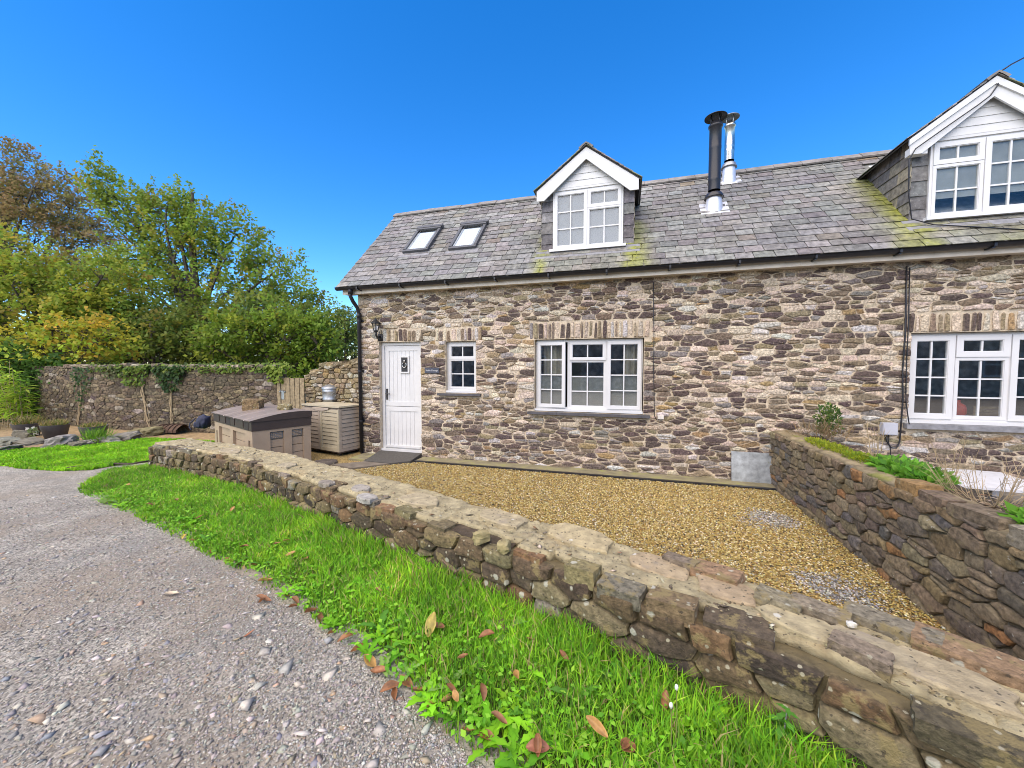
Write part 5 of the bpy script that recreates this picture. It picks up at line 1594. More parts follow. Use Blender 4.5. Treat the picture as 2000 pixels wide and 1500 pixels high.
# the stone barn across the drive, which the windows of the cottage mirror
ba = thing('stone_barn', 'long stone barn across the drive behind the camera, mirrored in the cottage windows', 'barn', (0, -13, 0))
m_barn = M('barn_stone', (.42, .34, .27), .95, var=.4, vscale=3, bump=.01, bscale=20, cellv=(6, .5))
mb = MB(); mb.box(-13, 30, -18.5, -13, -.1, 3.6); mb.prism([(-18.5, 3.6), (-13, 3.6), (-15.75, 5.9)], lambda u, v, d: (d, u, v), -13, 30); mb.build('wall', m_barn, ba)
mb = MB()
for y0, y1 in ((-12.7, -15.75), (-18.8, -15.75)):
    mb.add([(-13.3, y0, 3.5), (30.3, y0, 3.5), (30.3, y1, 6.05), (-13.3, y1, 6.05), (-13.3, y0, 3.4), (30.3, y0, 3.4), (30.3, y1, 5.95), (-13.3, y1, 5.95)], [(0, 1, 2, 3), (7, 6, 5, 4), (0, 4, 5, 1), (3, 2, 6, 7)])
mb.build('roof', m_slatedark, ba)
for x in (-10, -6.5, -1.5, 2.0, 6, 9.5, 14, 18, 22):
    mb = MB(); hexa(mb, x, x + 1.1, -12.99, -12.9, 1.1, 2.4); w_ = mb.build('window', m_white, ba)
    for k in range(2):
        for q in range(2):
            mb = MB(); hexa(mb, x + .07 + .5 * k, x + .53 + .5 * k, -12.899, -12.89, 1.17 + .6 * q, 1.72 + .6 * q); mb.build('pane', m_dark, w_)
mb = MB(); hexa(mb, -4.2, -2.9, -12.99, -12.92, 0, 2.3); mb.build('door', m_timber, ba)
# far hedge closing the view under the trees
r = np.random.default_rng(97); n = 14000
u = r.uniform(-500, 740, n); zz = 3.6 * r.random(n) ** .8 * (1 + .25 * np.sin(u * .021) + .12 * np.sin(u * .11))
P = np.array([at(a, 716, 30 + 3 * q) for a, q in zip(u, r.random(n))]); P[:, 2] = zz
leaf_mesh('far_hedge', P, unit(r.normal(size=(n, 3))), unit(np.array([0, -.4, 1]) + r.normal(size=(n, 3)) * .5), .42, .34, tints(n, [(3, (.10, .14, .03)), (2, (.06, .09, .025)), (1, (.16, .17, .04))], r), m_leaf, None, .05, 'stuff')
# bamboo
bb = thing('bamboo', 'bright green bamboo clump at the far left edge', 'bamboo', tuple(at(18, 826, 10.6))[:2] + (0,))
r = np.random.default_rng(50); P_, D__, N_, T_ = [], [], [], []
mb = MB()
for k in range(34):
    u, v = r.uniform(-70, 62), 830
    b = at_z(u, v + r.uniform(-6, 10), 0); h = r.uniform(1.1, 2.0) * (1 if u < 35 else .75)
    lean = Vector((r.uniform(-.2, .3), r.uniform(-.2, .1), 0))
    pl = [b + lean * t * t + Vector((0, 0, h * t)) for t in np.linspace(0, 1, 6)]
    mb.tube(pl, [.010, .009, .008, .007, .005, .003], 5)
    for j in range(30):
        t = r.uniform(.25, 1)
        p = b + lean * t * t + Vector((0, 0, h * t))
        a = r.uniform(0, 6.28)
        P_.append(p); D__.append((math.cos(a) * 1 + .25, math.sin(a) - .2, r.uniform(-.55, .35))); N_.append((r.normal() * .3, r.normal() * .3, 1))
P_, D__, N_ = np.array(P_), np.array(D__), np.array(N_)
mb.build('cane', m_twig, bb)
leaf_mesh('leaves', P_, D__, N_, r.uniform(.22, .42, len(P_)), r.uniform(.035, .06, len(P_)), tints(len(P_), [(3, (.30, .46, .04)), (2, (.20, .36, .03)), (2, (.42, .52, .07))], r), m_leaf, bb, .07)

def foliage(name, label, cat, centre, rad, n, leaf, pal, seed, up=.6, flat=1.0, stems=None, mat=None, group=None):
    """a small plant: leaves through an ellipsoid, with stems"""
    r = np.random.default_rng(seed)
    root = thing(name, label, cat, (centre[0], centre[1], centre[2] - rad[2]), group)
    d = unit(r.normal(size=(n, 3))) * (r.random((n, 1)) ** .45)
    P = np.array(centre) + d * np.array(rad)
    D = unit(d + np.array([0, 0, up]) + r.normal(size=(n, 3)) * .5); Nn = unit(np.array([0, -.3, 1]) + r.normal(size=(n, 3)) * .5)
    leaf_mesh('leaves', P, D, Nn, leaf[0] * r.uniform(.6, 1.3, n), leaf[1] * r.uniform(.7, 1.2, n), tints(n, pal, r), mat or m_leaf, root, .06)
    if stems:
        mb = MB()
        for k in range(stems):
            p = P[r.integers(n)]
            b = np.array([centre[0] + r.uniform(-.3, .3) * rad[0], centre[1] + r.uniform(-.3, .3) * rad[1], centre[2] - rad[2]])
            mb.tube([b, (b + p) / 2 + r.normal(size=3) * .01, p], .003, 4)
        mb.build('stems', m_twig, root)
    return root

# ivy on the far wall: leaf curtain on the face and brow, bare stems below
def ivy(px0, px1, py0, py1, n, seed, lab, stems, pal, drape):
    r = np.random.default_rng(seed)
    c = at((px0 + px1) / 2, (py0 + py1) / 2, 9.8)
    root = thing('ivy', lab, 'ivy', (c.x, c.y, 0))
    u = r.uniform(px0, px1, n * 2); v = py0 + (py1 - py0) * r.random(n * 2) ** 1.5
    mid = (px0 + px1) / 2
    keep = np.abs(u - mid) < (px1 - px0) / 2 * (1 - drape * (v - py0) / (py1 - py0))
    u, v = u[keep][:n], v[keep][:n]
    P = []
    for a, b in zip(u, v):
        yw = np.interp(0, [0], [0])
        d = RV * ((a - 1000) / FPX) + UV * ((750 - b) / FPX) + FV
        # intersect with the wall face (y as a function of x): two fixed-point steps
        y = 6.9
        for _ in range(4):
            x = d.x * y / d.y; y = float(np.interp(x, FPa[:, 0], FPa[:, 1]))
        p = Vector((0, 0, CAM_H)) + d * (y / d.y); p.y -= r.uniform(.03, .12); 
        if p.z > 1.66: p.y += r.uniform(0, .3)
        P.append(p)
    P = np.array(P); m = len(P)
    Nn = unit(np.array([0, -1, .5]) + r.normal(size=(m, 3)) * .4); D = unit(np.array([0, -.15, -.8]) + r.normal(size=(m, 3)) * .6)
    leaf_mesh('leaves', P, D, Nn, r.uniform(.05, .1, m), r.uniform(.05, .095, m), tints(m, pal, r), m_leaf, root, .06)
    mb = MB()
    for st_ in stems:
        pl = []
        for (a, b) in st_:
            d = RV * ((a - 1000) / FPX) + UV * ((750 - b) / FPX) + FV; y = 6.9
            for _ in range(4):
                x = d.x * y / d.y; y = float(np.interp(x, FPa[:, 0], FPa[:, 1]))
            p = Vector((0, 0, CAM_H)) + d * (y / d.y); p.y -= .035; pl.append(p)
        mb.tube(pl, .012, 5)
        for k in range(3): mb.tube([p + Vector((r.normal() * .05, -.0, 0)) for p in pl], .007, 4)
    mb.build('stems', m_twig, root)
gy1 = [(3, (.10, .17, .03)), (3, (.16, .24, .035)), (2, (.22, .28, .05)), (1, (.06, .1, .03))]
gy2 = [(3, (.03, .07, .025)), (3, (.055, .105, .03)), (1, (.09, .15, .04))]
ivy(235, 300, 712, 752, 330, 60, 'light green ivy hanging over the wall top above a pale dry stem', [[(280, 745), (284, 775), (287, 800), (290, 820), (296, 838)], [(284, 750), (278, 765), (286, 790), (291, 822)]], gy1, .5)
ivy(300, 372, 714, 765, 420, 61, 'dark green ivy hanging on the wall above a straight grey stem', [[(337, 760), (338, 790), (337, 815), (338, 838)]], gy2, .7)
ivy(145, 185, 718, 800, 150, 62, 'sparse ivy strand climbing the wall above the pots', [[(160, 745), (161, 770), (158, 800), (156, 830)]], gy2, .6)
ivy(205, 240, 716, 738, 110, 64, 'grey-green creeper tuft on the wall top left of the light ivy', [], [(3, (.12, .15, .06)), (2, (.18, .2, .09))], .3)
ivy(380, 550, 708, 726, 420, 63, 'low green creeper running along the wall top towards the gate', [], gy1, .15)
ivy(170, 385, 711, 724, 380, 66, 'pale green growth sprawling along the wall top behind the ivy clumps', [], gy1, .1)
ivy(525, 562, 712, 745, 220, 65, 'bright creeper drooping round the wall end at the gate', [], [(3, (.2, .28, .04)), (2, (.26, .33, .06))], .4)

# pots
pots = [((-13.62, 5.45), .25, .31, 'wide grey plastic pot, leftmost of three, with tall straw-coloured growth', 70), ((-12.60, 5.47), .235, .32, 'grey plastic pot with a white-flecked trailing sprig, middle of three', 71), ((-11.46, 5.58), .235, .32, 'grey plastic pot nearest the low wall, with short yellow-green growth', 72)]
for i, ((px, py), r0, h, lab, sd) in enumerate(pots):
    t = thing('plant_pot', lab, 'plant pot', (px, py, 0), 'grey pots along the far wall')
    mb = MB(); mb.lathe([(0, 0), (r0 * .72, 0), (r0 * .93, h * .72), (r0 * .95, h * .73), (r0 * 1.0, h * .98), (r0 * 1.03, h), (r0 * .96, h), (r0 * .9, h * .8)], (px, py, 0), 28); mb.build('pot', m_pot, t, True)
    mb = MB(); mb.lathe([(0, h * .86), (r0 * .92, h * .84)], (px, py, 0), 20); mb.build('soil', m_soil, t)
    r = np.random.default_rng(sd); n = 420
    a = r.uniform(0, 6.28, n); q = r0 * .85 * np.sqrt(r.random(n))
    P = np.stack([px + q * np.cos(a), py + q * np.sin(a), np.full(n, h * .86)], 1)
    D = unit(np.stack([r.normal(size=n) * .5, r.normal(size=n) * .5, np.ones(n)], 1)); Nn = unit(r.normal(size=(n, 3)) + np.array([0, -1, 0]))
    leaf_mesh('plants', P, D, Nn, r.uniform(.06, (.30, .22, .16)[i], n), .02, tints(n, [(3, (.34, .26, .09)), (3, (.22, .24, .05)), (2, (.12, .17, .03)), (1, (.4, .32, .16))], r), m_grass, t, .05)
foliage('trailing_sprig', 'white-flecked green sprig hanging down the front of the middle pot', 'plant', (-12.55, 5.10, .2), (.14, .05, .11), 60, (.07, .06), [(2, (.16, .2, .07)), (1, (.6, .6, .5))], 75)

# bed edging rocks
rocks = [((18, 868), (.5, .22, .14), 'low dark rock at the very left edge of the flower bed'), ((60, 868), (.35, .3, .1), 'flat pale slab of rock beside the leftmost pot'), ((45, 858), (.40, .12, .2), 'pale tilted stone leaning behind the lawn edge by the leftmost pot'),
         ((122, 870), (.40, .26, .2), 'grey angular rock edging the lawn below the middle pot'), ((152, 872), (.2, .18, .1), 'small brown stone next to the grey angular rock'), ((215, 864), (.42, .2, .12), 'light grey flat rock in front of the pot nearest the low wall'),
         ((170, 868), (.3, .2, .1), 'dark flat stone between the middle pot and the lawn'), ((245, 858), (.5, .3, .15), 'large lichen-covered boulder by the grass tuft at the end of the bed'), ((272, 850), (.32, .25, .17), 'rounded grey boulder behind the lichen-covered one'), ((296, 850), (.42, .3, .2), 'brown-topped boulder nearest to the low wall end'),
         ((5, 880), (.5, .35, .08), 'flat brown rock sunk in the lawn edge at far left'), ((95, 878), (.3, .16, .06), 'thin pale stone flat on the lawn edge')]
for k, ((u, v), s, lab) in enumerate(rocks):
    p = at_z(u, v, 0); mb = MB()
    rock(mb, (p.x, p.y, s[2] * .38), (s[0], s[1] * 1.3, s[2] * 1.15), (rng.uniform(-.15, .15), rng.uniform(-.2, .2), rng.uniform(-.5, .5)), k * 1.9 + 3, pick([(2, (.20, .185, .155)), (2, (.15, .13, .095)), (1, (.27, .255, .22)), (1, (.19, .16, .08))], rng), 5, .45, .3)
    o = mb.build('edging_rock', m_rock, None); tag(o, lab, 'rock', 'rocks edging the flower bed')
# rusty half drum leaning by the wall
p = at_z(326, 848, 0); rd = thing('rusty_drum', 'rusty curved iron fragment lying against the foot of the far wall', 'rusty iron', (p.x, p.y, 0))
mb = MB(); n = 10
vs = []
for i in range(n + 1):
    a = math.pi * (.05 + .9 * i / n)
    for j in range(7):
        t = j / 6; rr_ = .27 * (1 - .35 * t) + .02 * noise.noise((i * .8, j * .8, 0))
        vs.append((p.x - .38 + .72 * t, p.y + .15 - rr_ * math.cos(a), .02 + (rr_ * 1.15) * math.sin(a) * (.55 + .45 * t)))
mb.add(vs, [(i * 7 + j, i * 7 + j + 1, (i + 1) * 7 + j + 1, (i + 1) * 7 + j) for i in range(n) for j in range(6)]); mb.build('shell', m_rust, rd)
for k in range(5):
    mb = MB(); t = .1 + k * .19
    mb.tube([(p.x - .38 + .72 * t, p.y + .15 - .275 * (1 - .35 * t) * math.cos(a), .03 + .32 * (1 - .35 * t) * math.sin(a) * (.55 + .45 * t)) for a in np.linspace(.1, 3, 9)], .012, 4); mb.build('hoop', m_rust, rd)
# felled sticks at lawn end and tuft
mb = MB(); mb.tube([at_z(130, 914, .03), at_z(200, 905, .03), at_z(255, 906, .04), at_z(292, 900, .04)], .016, 5); o = mb.build('fallen_branch', m_bark, None, True); tag(o, 'thin dark fallen branch along the lower edge of the far lawn', 'branch')
p = at_z(190, 866, 0); foliage('grass_tuft', 'bright grass tuft between the pot and the lichen boulder', 'grass tuft', (p.x, p.y, .10), (.28, .2, .12), 320, (.2, .012), [(2, (.12, .30, .02)), (1, (.2, .38, .03))], 78, 1.6, mat=m_grass)

# plants on the side wall
foliage('green_shrublet', 'small dark-leaved shrub rooted on the side wall against the cottage', 'plant', (2.66, 6.22, .92), (.14, .12, .24), 420, (.055, .03), [(3, (.06, .12, .03)), (2, (.11, .18, .04)), (1, (.2, .26, .06))], 80, .5, stems=14)
foliage('dry_stalks', 'brown withered stalks around the foot of the small shrub', 'dry plant', (2.55, 6.1, .76), (.42, .25, .10), 380, (.12, .008), [(2, (.28, .20, .11)), (1, (.18, .13, .07))], 81, 1.0, mat=m_grass)
foliage('moss_cushion', 'yellow-green moss cushion on the side wall nearest the shrub', 'moss', (2.30, 5.35, .725), (.13, .50, .035), 1500, (.03, .014), [(3, (.24, .30, .02)), (2, (.32, .36, .03)), (1, (.15, .2, .02))], 82, 1.0)
foliage('moss_cushion', 'second brighter moss cushion on the side wall beside the dry stems', 'moss', (2.33, 4.72, .725), (.13, .26, .04), 900, (.032, .014), [(3, (.26, .33, .02)), (2, (.16, .24, .02))], 83, 1.0)
foliage('fern_patch', 'fresh green lobed ground plant spilling over the side wall', 'plant', (2.40, 4.18, .74), (.16, .45, .055), 620, (.075, .05), [(3, (.12, .30, .03)), (2, (.18, .38, .04)), (1, (.08, .2, .03))], 84, .5)
foliage('fern_patch', 'fresh green plant on the side wall at the right picture edge', 'plant', (2.36, 2.93, .745), (.15, .20, .05), 320, (.075, .05), [(3, (.13, .32, .03)), (2, (.2, .4, .04))], 85, .5)
def bare(name, label, base, h, sp, n, seed, col=m_twig, rr0=.0035):
    r = np.random.default_rng(seed); root = thing(name, label, 'dry shrub', base)
    mb = MB()
    for k in range(n):
        a = r.uniform(0, 6.28); s = sp * r.uniform(.3, 1)
        e = np.array(base) + np.array([math.cos(a) * s, math.sin(a) * s, h * r.uniform(.5, 1)])
        m_ = np.array(base) * .5 + e * .5 + np.array([math.cos(a) * s * .15, math.sin(a) * s * .15, -.03])
        mb.tube([base, m_, e], [rr0, rr0 * .8, rr0 * .4], 4, cap=False)
        for j in range(5):
            t = r.uniform(.35, .9); p = m_ * (1 - t) + e * t if t > .5 else np.array(base) * (1 - 2 * t) + m_ * 2 * t
            q = p + (e - m_) * r.uniform(.2, .5) + r.normal(size=3) * sp * .18
            mb.tube([p, q], [rr0 * .5, rr0 * .25], 3, cap=False)
    mb.build('twigs', col, root)
bare('dry_shrub', 'leafless straw-coloured shrub in the bed behind the side wall', (2.50, 3.55, .60), .40, .40, 34, 90, rr0=.0028)
bare('withered_plant', 'few tall pale dry stems rising from the side wall beside the moss', (2.36, 4.55, .70), .42, .14, 9, 91)
bare('withered_plant', 'thin dead grass stems standing between the table and the side wall', (2.55, 4.0, .62), .45, .10, 5, 92)
foliage('silver_plant', 'silvery small-leaved plant in the tub at the right edge', 'plant', (2.56, 3.16, .84), (.14, .14, .07), 260, (.04, .012), [(3, (.33, .38, .34)), (1, (.22, .28, .22))], 93, .8)
pt = thing('terracotta_tub', 'yellowish tub holding the silvery plant at the right edge', 'plant pot', (2.55, 3.16, .66))
mb = MB(); mb.lathe([(0, .0), (.085, 0), (.10, .12), (.112, .122), (.112, .155), (.098, .155), (.09, .12), (0, .12)], (2.55, 3.16, .66), 22); mb.build('tub', M('ochre_tub', (.42, .33, .13), .7, var=.25), pt, True)
# litter of dry leaves and stones in the bed
r = np.random.default_rng(95); n = 900
P = np.stack([2.40 + .5 * r.random(n), 2.2 + 3.9 * r.random(n), np.full(n, .70)], 1); P[:, 2] -= (P[:, 0] - 2.38) * .16 + np.clip((P[:, 0] - 2.75) * 1.2, 0, 1)
leaf_mesh('bed_litter', P, unit(r.normal(size=(n, 3)) * np.array([1, 1, .2])), unit(np.array([0, 0, 1]) + r.normal(size=(n, 3)) * .3), r.uniform(.03, .08, n), r.uniform(.01, .03, n), tints(n, [(2, (.34, .26, .16)), (2, (.2, .14, .08)), (1, (.42, .36, .26))], r), m_dead, None, .05, 'stuff')

# grey plank table in the neighbour's yard
tb = thing('plank_table', 'low pale grey plank table against the cottage below the right-hand window', 'table', (4.0, 5.9, .02))
m_tb = M('pale_grey_boards', (.52, .53, .56), .6, var=.08, vscale=12, bump=.002, bscale=90)
A_, B_ = Vector((3.62, 6.53)), Vector((4.62, 6.42))
e1 = (B_ - A_); L1 = e1.length; e1.normalize(); e2 = Vector((e1.y, -e1.x))
for k in range(9):
    mb = MB(); o_ = A_ + e2 * (k * .105)
    ext = .0 if k < 5 else 0
    mb.obox((o_.x, o_.y, .285), (e1.x * L1, e1.y * L1, 0), (e2.x * .101, e2.y * .101, 0), (0, 0, .028)); mb.build('plank', m_tb, tb)
for s in (.06, L1 - .12):
    for q in (.05, .82):
        mb = MB(); o_ = A_ + e1 * s + e2 * q; mb.obox((o_.x, o_.y, .02), (e1.x * .06, e1.y * .06, 0), (e2.x * .06, e2.y * .06, 0), (0, 0, .264)); mb.build('leg', m_tb, tb)

# ------------------------------------------------------------------ gravel, stones, grass
OCT_V = np.array([[1, 0, 0], [0, 1, 0], [-1, 0, 0], [0, -1, 0], [0, 0, 1], [0, 0, -1]], float)
OCT_F = np.array([[0, 1, 4], [1, 2, 4], [2, 3, 4], [3, 0, 4], [1, 0, 5], [2, 1, 5], [3, 2, 5], [0, 3, 5]])
def pebbles(name, P, sx, sy, sz, T, mat, r, smooth=True, jag=.25):
    n = len(P)
    a = r.uniform(0, 6.28, n); ca, sa = np.cos(a), np.sin(a)
    B = OCT_V[None] * (1 + r.uniform(-jag, jag, (n, 6, 1))) + r.uniform(-jag * .5, jag * .5, (n, 6, 3))
    X = B[..., 0] * sx[:, None]; Y = B[..., 1] * sy[:, None]; Z = B[..., 2] * sz[:, None]
    tx, ty = r.normal(size=(n, 1)) * .18, r.normal(size=(n, 1)) * .18
    Z = Z + X * tx + Y * ty
    V = np.stack([X * ca[:, None] - Y * sa[:, None], X * sa[:, None] + Y * ca[:, None], Z], -1) + P[:, None]
    F = (np.arange(n)[:, None, None] * 6 + OCT_F[None]).reshape(-1, 3)
    o = mesh_np(name, V.reshape(-1, 3), F, np.repeat(T, 6, 0), mat, None, smooth); o['kind'] = 'stuff'
    return o
r = np.random.default_rng(7)
# courtyard shingle
n = 165000
P = np.stack([r.uniform(-5.0, 2.14, n), r.uniform(1.2, 6.25, n)], 1)
inner = offs(PATH, .44)
poly = [p for p in inner if p[0] < 2.2] + [(2.16, 1.5), (2.14, 6.25), (-3.70, 6.25), (-3.76, 6.15), (-4.05, 5.95), (-4.45, 5.48), (-5.0, 5.2)]
poly = [p for p in poly]
ip = [(x, y) for x, y in poly if x > -5.2]
keep = in_poly(P, ip)
P = P[keep]; dist = np.hypot(P[:, 0], P[:, 1])
P = P[r.random(len(P)) < np.clip(1.25 - dist * .06, .6, 1)]
n = len(P); print('shingle', n)
s = r.uniform(.0065, .0125, n)
T = tints(n, [(28, (.34, .235, .06)), (22, (.45, .355, .125)), (14, (.54, .46, .23)), (10, (.22, .125, .03)), (5, (.58, .55, .43)), (10, (.29, .21, .08)), (8, (.075, .06, .035)), (5, (.24, .215, .15))], r, .18)
for cx, cy, rad in ((1.66, 3.62, .27), (1.62, 5.05, .28)):
    q = np.clip(1.9 - 1.5 * np.hypot(P[:, 0] - cx, P[:, 1] - cy) / rad + .3 * np.sin(P[:, 0] * 9 + P[:, 1] * 7), 0, 1)
    m = r.random(n) < q * .95
    T[m] = tints(int(m.sum()), [(3, (.42, .405, .36)), (4, (.27, .26, .245)), (3, (.14, .135, .13)), (1, (.56, .54, .48))], r, .15)
pebbles('courtyard_shingle', np.c_[P, np.full(n, -.112) + r.uniform(-.004, .006, n)], s * r.uniform(.9, 1.5, n), s * r.uniform(.7, 1.1, n), s * r.uniform(.5, .8, n), T, m_pebble, r)
# crumbs of stone and mortar lying in the wall capping
u = r.uniform(.1, WL - .1, 2600); q = r.uniform(-.40, -.06, len(u))
keep = r.random(len(u)) < np.clip(.25 + .75 * (u > 6.8), 0, 1)
u, q = u[keep], q[keep]
P = np.array([FW(a, .428, b) for a, b in zip(u, q)]); n = len(P); s = .003 + .014 * r.random(n) ** 4
o = pebbles('stone_crumbs', P, s * r.uniform(1, 1.9, n), s, s * r.uniform(.3, .6, n), tints(n, [(4, (.36, .30, .18)), (3, (.28, .23, .14)), (2, (.46, .41, .30)), (2, (.14, .115, .08)), (1, (.26, .16, .09))], r), m_gstone, r, False, .35)
o.parent = fw; o.location = -fw.location
# driveway grit and stones
vpn = np.array(VERGE_D)
def edge_d(P):
    best = np.full(len(P), 9e9)
    for a, b in zip(vpn[:-1], vpn[1:]):
        ab = b - a; t = np.clip(((P - a) @ ab) / (ab @ ab), 0, 1); best = np.minimum(best, np.linalg.norm(P - (a + t[:, None] * ab), axis=1))
    return best
def drive_pts(n, rmax):
    rad = .9 + (rmax - .9) * r.random(n) ** 1.25
    ang = YAW + R(90) + r.uniform(-R(24), R(62), n)
    P = np.stack([rad * np.cos(ang), rad * np.sin(ang)], 1)
    ok = ~in_poly(P, verge_poly) & ~in_poly(P, lawn_poly) & (P[:, 1] < np.interp(P[:, 0], [-12, -8.2, -7.0, -5, -3, -1, 0, 3], [3.4, 4.2, 3.6, 2.8, 2.3, 1.6, 1.2, 0]) + .12)
    return P[ok]
P = drive_pts(150000, 7.5); d = edge_d(P)
P = P[r.random(len(P)) < np.clip(1.15 - d * .75, .22, 1)]
n = len(P); print('grit', n); s = r.uniform(.0028, .0075, n)
T = tints(n, [(30, (.32, .302, .265)), (20, (.235, .224, .198)), (18, (.41, .388, .342)), (8, (.25, .205, .15)), (6, (.48, .45, .39)), (7, (.12, .114, .105))], r, .2)
pebbles('driveway_grit', np.c_[P, s * .25], s * r.uniform(.9, 1.5, n), s, s * r.uniform(.5, .9, n), T, m_pebble, r, False, .35)
P = drive_pts(24000, 8.0); d = edge_d(P); P = P[r.random(len(P)) < np.clip(.35 + d * .5, 0, 1)]
n = len(P); s = .006 + .016 * r.random(n) ** 3.4
T = tints(n, [(20, (.36, .33, .285)), (18, (.28, .255, .22)), (14, (.44, .405, .345)), (14, (.32, .26, .185)), (5, (.54, .50, .43)), (6, (.40, .28, .18)), (8, (.23, .23, .235))], r, .15)
P2 = drive_pts(1500, 5.5); P2 = P2[r.random(len(P2)) < .22]; s2 = .014 + .024 * r.random(len(P2)) ** 2.2
P = np.r_[P, P2]; s = np.r_[s, s2]; T = np.r_[T, tints(len(P2), [(4, (.42, .39, .335)), (3, (.34, .31, .27)), (2, (.50, .46, .39)), (1, (.40, .29, .2)), (2, (.27, .27, .27))], r, .15)]; n = len(P)
pebbles('driveway_stones', np.c_[P, s * .06], s * r.uniform(1.0, 1.9, n), s, s * r.uniform(.16, .32, n), T, m_pebble, r, False, .4)

def grass(name, polys, n, hfn, pal, seed, bbox, wide=.0028, lean=.55):
    r = np.random.default_rng(seed)
    P = np.stack([r.uniform(bbox[0], bbox[1], n), r.uniform(bbox[2], bbox[3], n)], 1)
    P = P[in_poly(P, polys)]
    dist = np.hypot(P[:, 0], P[:, 1])
    P = P[r.random(len(P)) < np.clip(hfn(P)[1], 0, 1)]
    n = len(P); h = hfn(P)[0] * r.uniform(.55, 1.35, n)
    a = r.uniform(0, 6.28, n); w = wide * r.uniform(.6, 1.5, n) * (1 + np.hypot(P[:, 0], P[:, 1]) * .12)
    ln = h * lean * r.uniform(.1, 1.6, n); b = r.uniform(0, 6.28, n)
    dx, dy = np.cos(b) * ln, np.sin(b) * ln; sx, sy = np.cos(a) * w, np.sin(a) * w
    z0 = np.zeros(n)
    V = np.empty((n, 5, 3))
    V[:, 0] = np.stack([P[:, 0] - sx, P[:, 1] - sy, z0], 1); V[:, 1] = np.stack([P[:, 0] + sx, P[:, 1] + sy, z0], 1)
    V[:, 2] = np.stack([P[:, 0] - sx * .8 + dx * .35, P[:, 1] - sy * .8 + dy * .35, h * .6], 1); V[:, 3] = np.stack([P[:, 0] + sx * .8 + dx * .35, P[:, 1] + sy * .8 + dy * .35, h * .6], 1)
    V[:, 4] = np.stack([P[:, 0] + dx, P[:, 1] + dy, h * .98], 1)
    F = (np.arange(n)[:, None, None] * 5 + np.array([[0, 1, 3], [0, 3, 2], [2, 3, 4]])[None]).reshape(-1, 3)
    T = tints(n, pal, r, .2)
    nz = np.array([noise.noise((x * 2.2, y * 2.2, 7)) + .5 * noise.noise((x * 7, y * 7, 8)) for x, y in P[:, :2]])[:, None]
    T = np.clip(T * (1 + .45 * nz) * (1 + np.array([.35, .05, .1]) * np.clip(nz, 0, 1)), .004, 1)
    o = mesh_np(name, V.reshape(-1, 3), F, np.repeat(T, 5, 0), m_grass); o['kind'] = 'stuff'; print(name, n)
    return o
wp = np.array(PATH)
def wall_d(P):
    best = np.full(len(P), 9e9)
    for a, b in zip(wp[:-1], wp[1:]):
        ab = b - a; t = np.clip(((P - a) @ ab) / (ab @ ab), 0, 1); best = np.minimum(best, np.linalg.norm(P - (a + t[:, None] * ab), axis=1))
    return best
PG = [(30, (.17, .44, .018)), (22, (.24, .54, .022)), (16, (.11, .33, .018)), (8, (.33, .56, .04)), (7, (.42, .36, .15)), (6, (.10, .22, .03))]
def vh(P):
    d = edge_d(P); w = wall_d(P)
    n_ = np.array([noise.noise((x * 3, y * 3, 2)) for x, y in P])
    far = np.clip((-P[:, 0] - 3) / 3, 0, 1)
    h = .028 + .065 * np.clip(d / .35, 0, 1) + .05 * np.clip(1 - w / .35, 0, 1) + .04 * n_
    h = np.clip(h * (1 - .25 * far), .02, .2)
    return h, np.clip(.12 + d / .16 + n_ * .7, .04, 1)
grass('verge_grass', verge_poly, 460000, vh, PG, 15, (-7.9, 3.4, -.7, 4.4))
def lh(P):
    n_ = np.array([noise.noise((x * 2, y * 2, 5)) for x, y in P[:, :2]])
    return np.clip(.05 + .03 * n_, .025, .1), np.full(len(P), .9)
grass('lawn_grass', wob(lawn_poly, .1, 4, .3), 120000, lh, [(30, (.22, .54, .012)), (20, (.28, .62, .018)), (10, (.15, .42, .018)), (4, (.38, .48, .08))], 16, (-15, -7.5, 2.9, 6.3), .005)
# broad leaves among the grass
def rosettes(name, n, seed, region, smin, smax):
    r = np.random.default_rng(seed); V, F, T = [], [], []
    cnt = 0
    while cnt < n:
        x = r.uniform(-6.0, 1.6); q = np.array([[x, np.interp(x, vpn[:, 0], vpn[:, 1]) + r.uniform(.0, 1.0)]])
        if not in_poly(q, verge_poly)[0]: continue
        dd = math.hypot(*q[0])
        if r.random() > 3.0 / (dd * dd) + .12: continue
        cnt += 1
        m = r.integers(4, 10); sc_ = r.uniform(smin, smax)
        col = tints(1, PG[:3] + [(14, (.10, .26, .03)), (8, (.2, .34, .08))], r, .2)[0]
        for k in range(m):
            a = r.uniform(0, 6.28); L = sc_ * r.uniform(.6, 1.2); el = r.uniform(.25, 1.1)
            d = np.array([math.cos(a), math.sin(a)]); s_ = np.array([-d[1], d[0]])
            b = len(V); ns = 7; ph = r.uniform(.1, .6)
            for i in range(ns + 1):
                t = i / ns
                w = L * .17 * math.sin(math.pi * min(1, .08 + t * .92)) ** .8 * (1 if i % 2 else .55)
                c = q[0] + d * L * t * math.cos(el * (1 - .6 * t)); z = .01 + L * math.sin(el) * t * (1.25 - .7 * t)
                V += [(*(c - s_ * w), z + w * .35), (*c, z), (*(c + s_ * w), z + w * .35)]
                T += [col, col * 1.15, col]
            for i in range(ns):
                F += [(b + i * 3, b + i * 3 + 1, b + i * 3 + 4, b + i * 3 + 3), (b + i * 3 + 1, b + i * 3 + 2, b + i * 3 + 5, b + i * 3 + 4)]
    o = mesh_np(name, V, F, np.clip(np.array(T), .004, 1), m_grass, None, True); o['kind'] = 'stuff'
rosettes('dandelion_leaves', 300, 17, None, .06, .14)
r = np.random.default_rng(18)
n = 7000
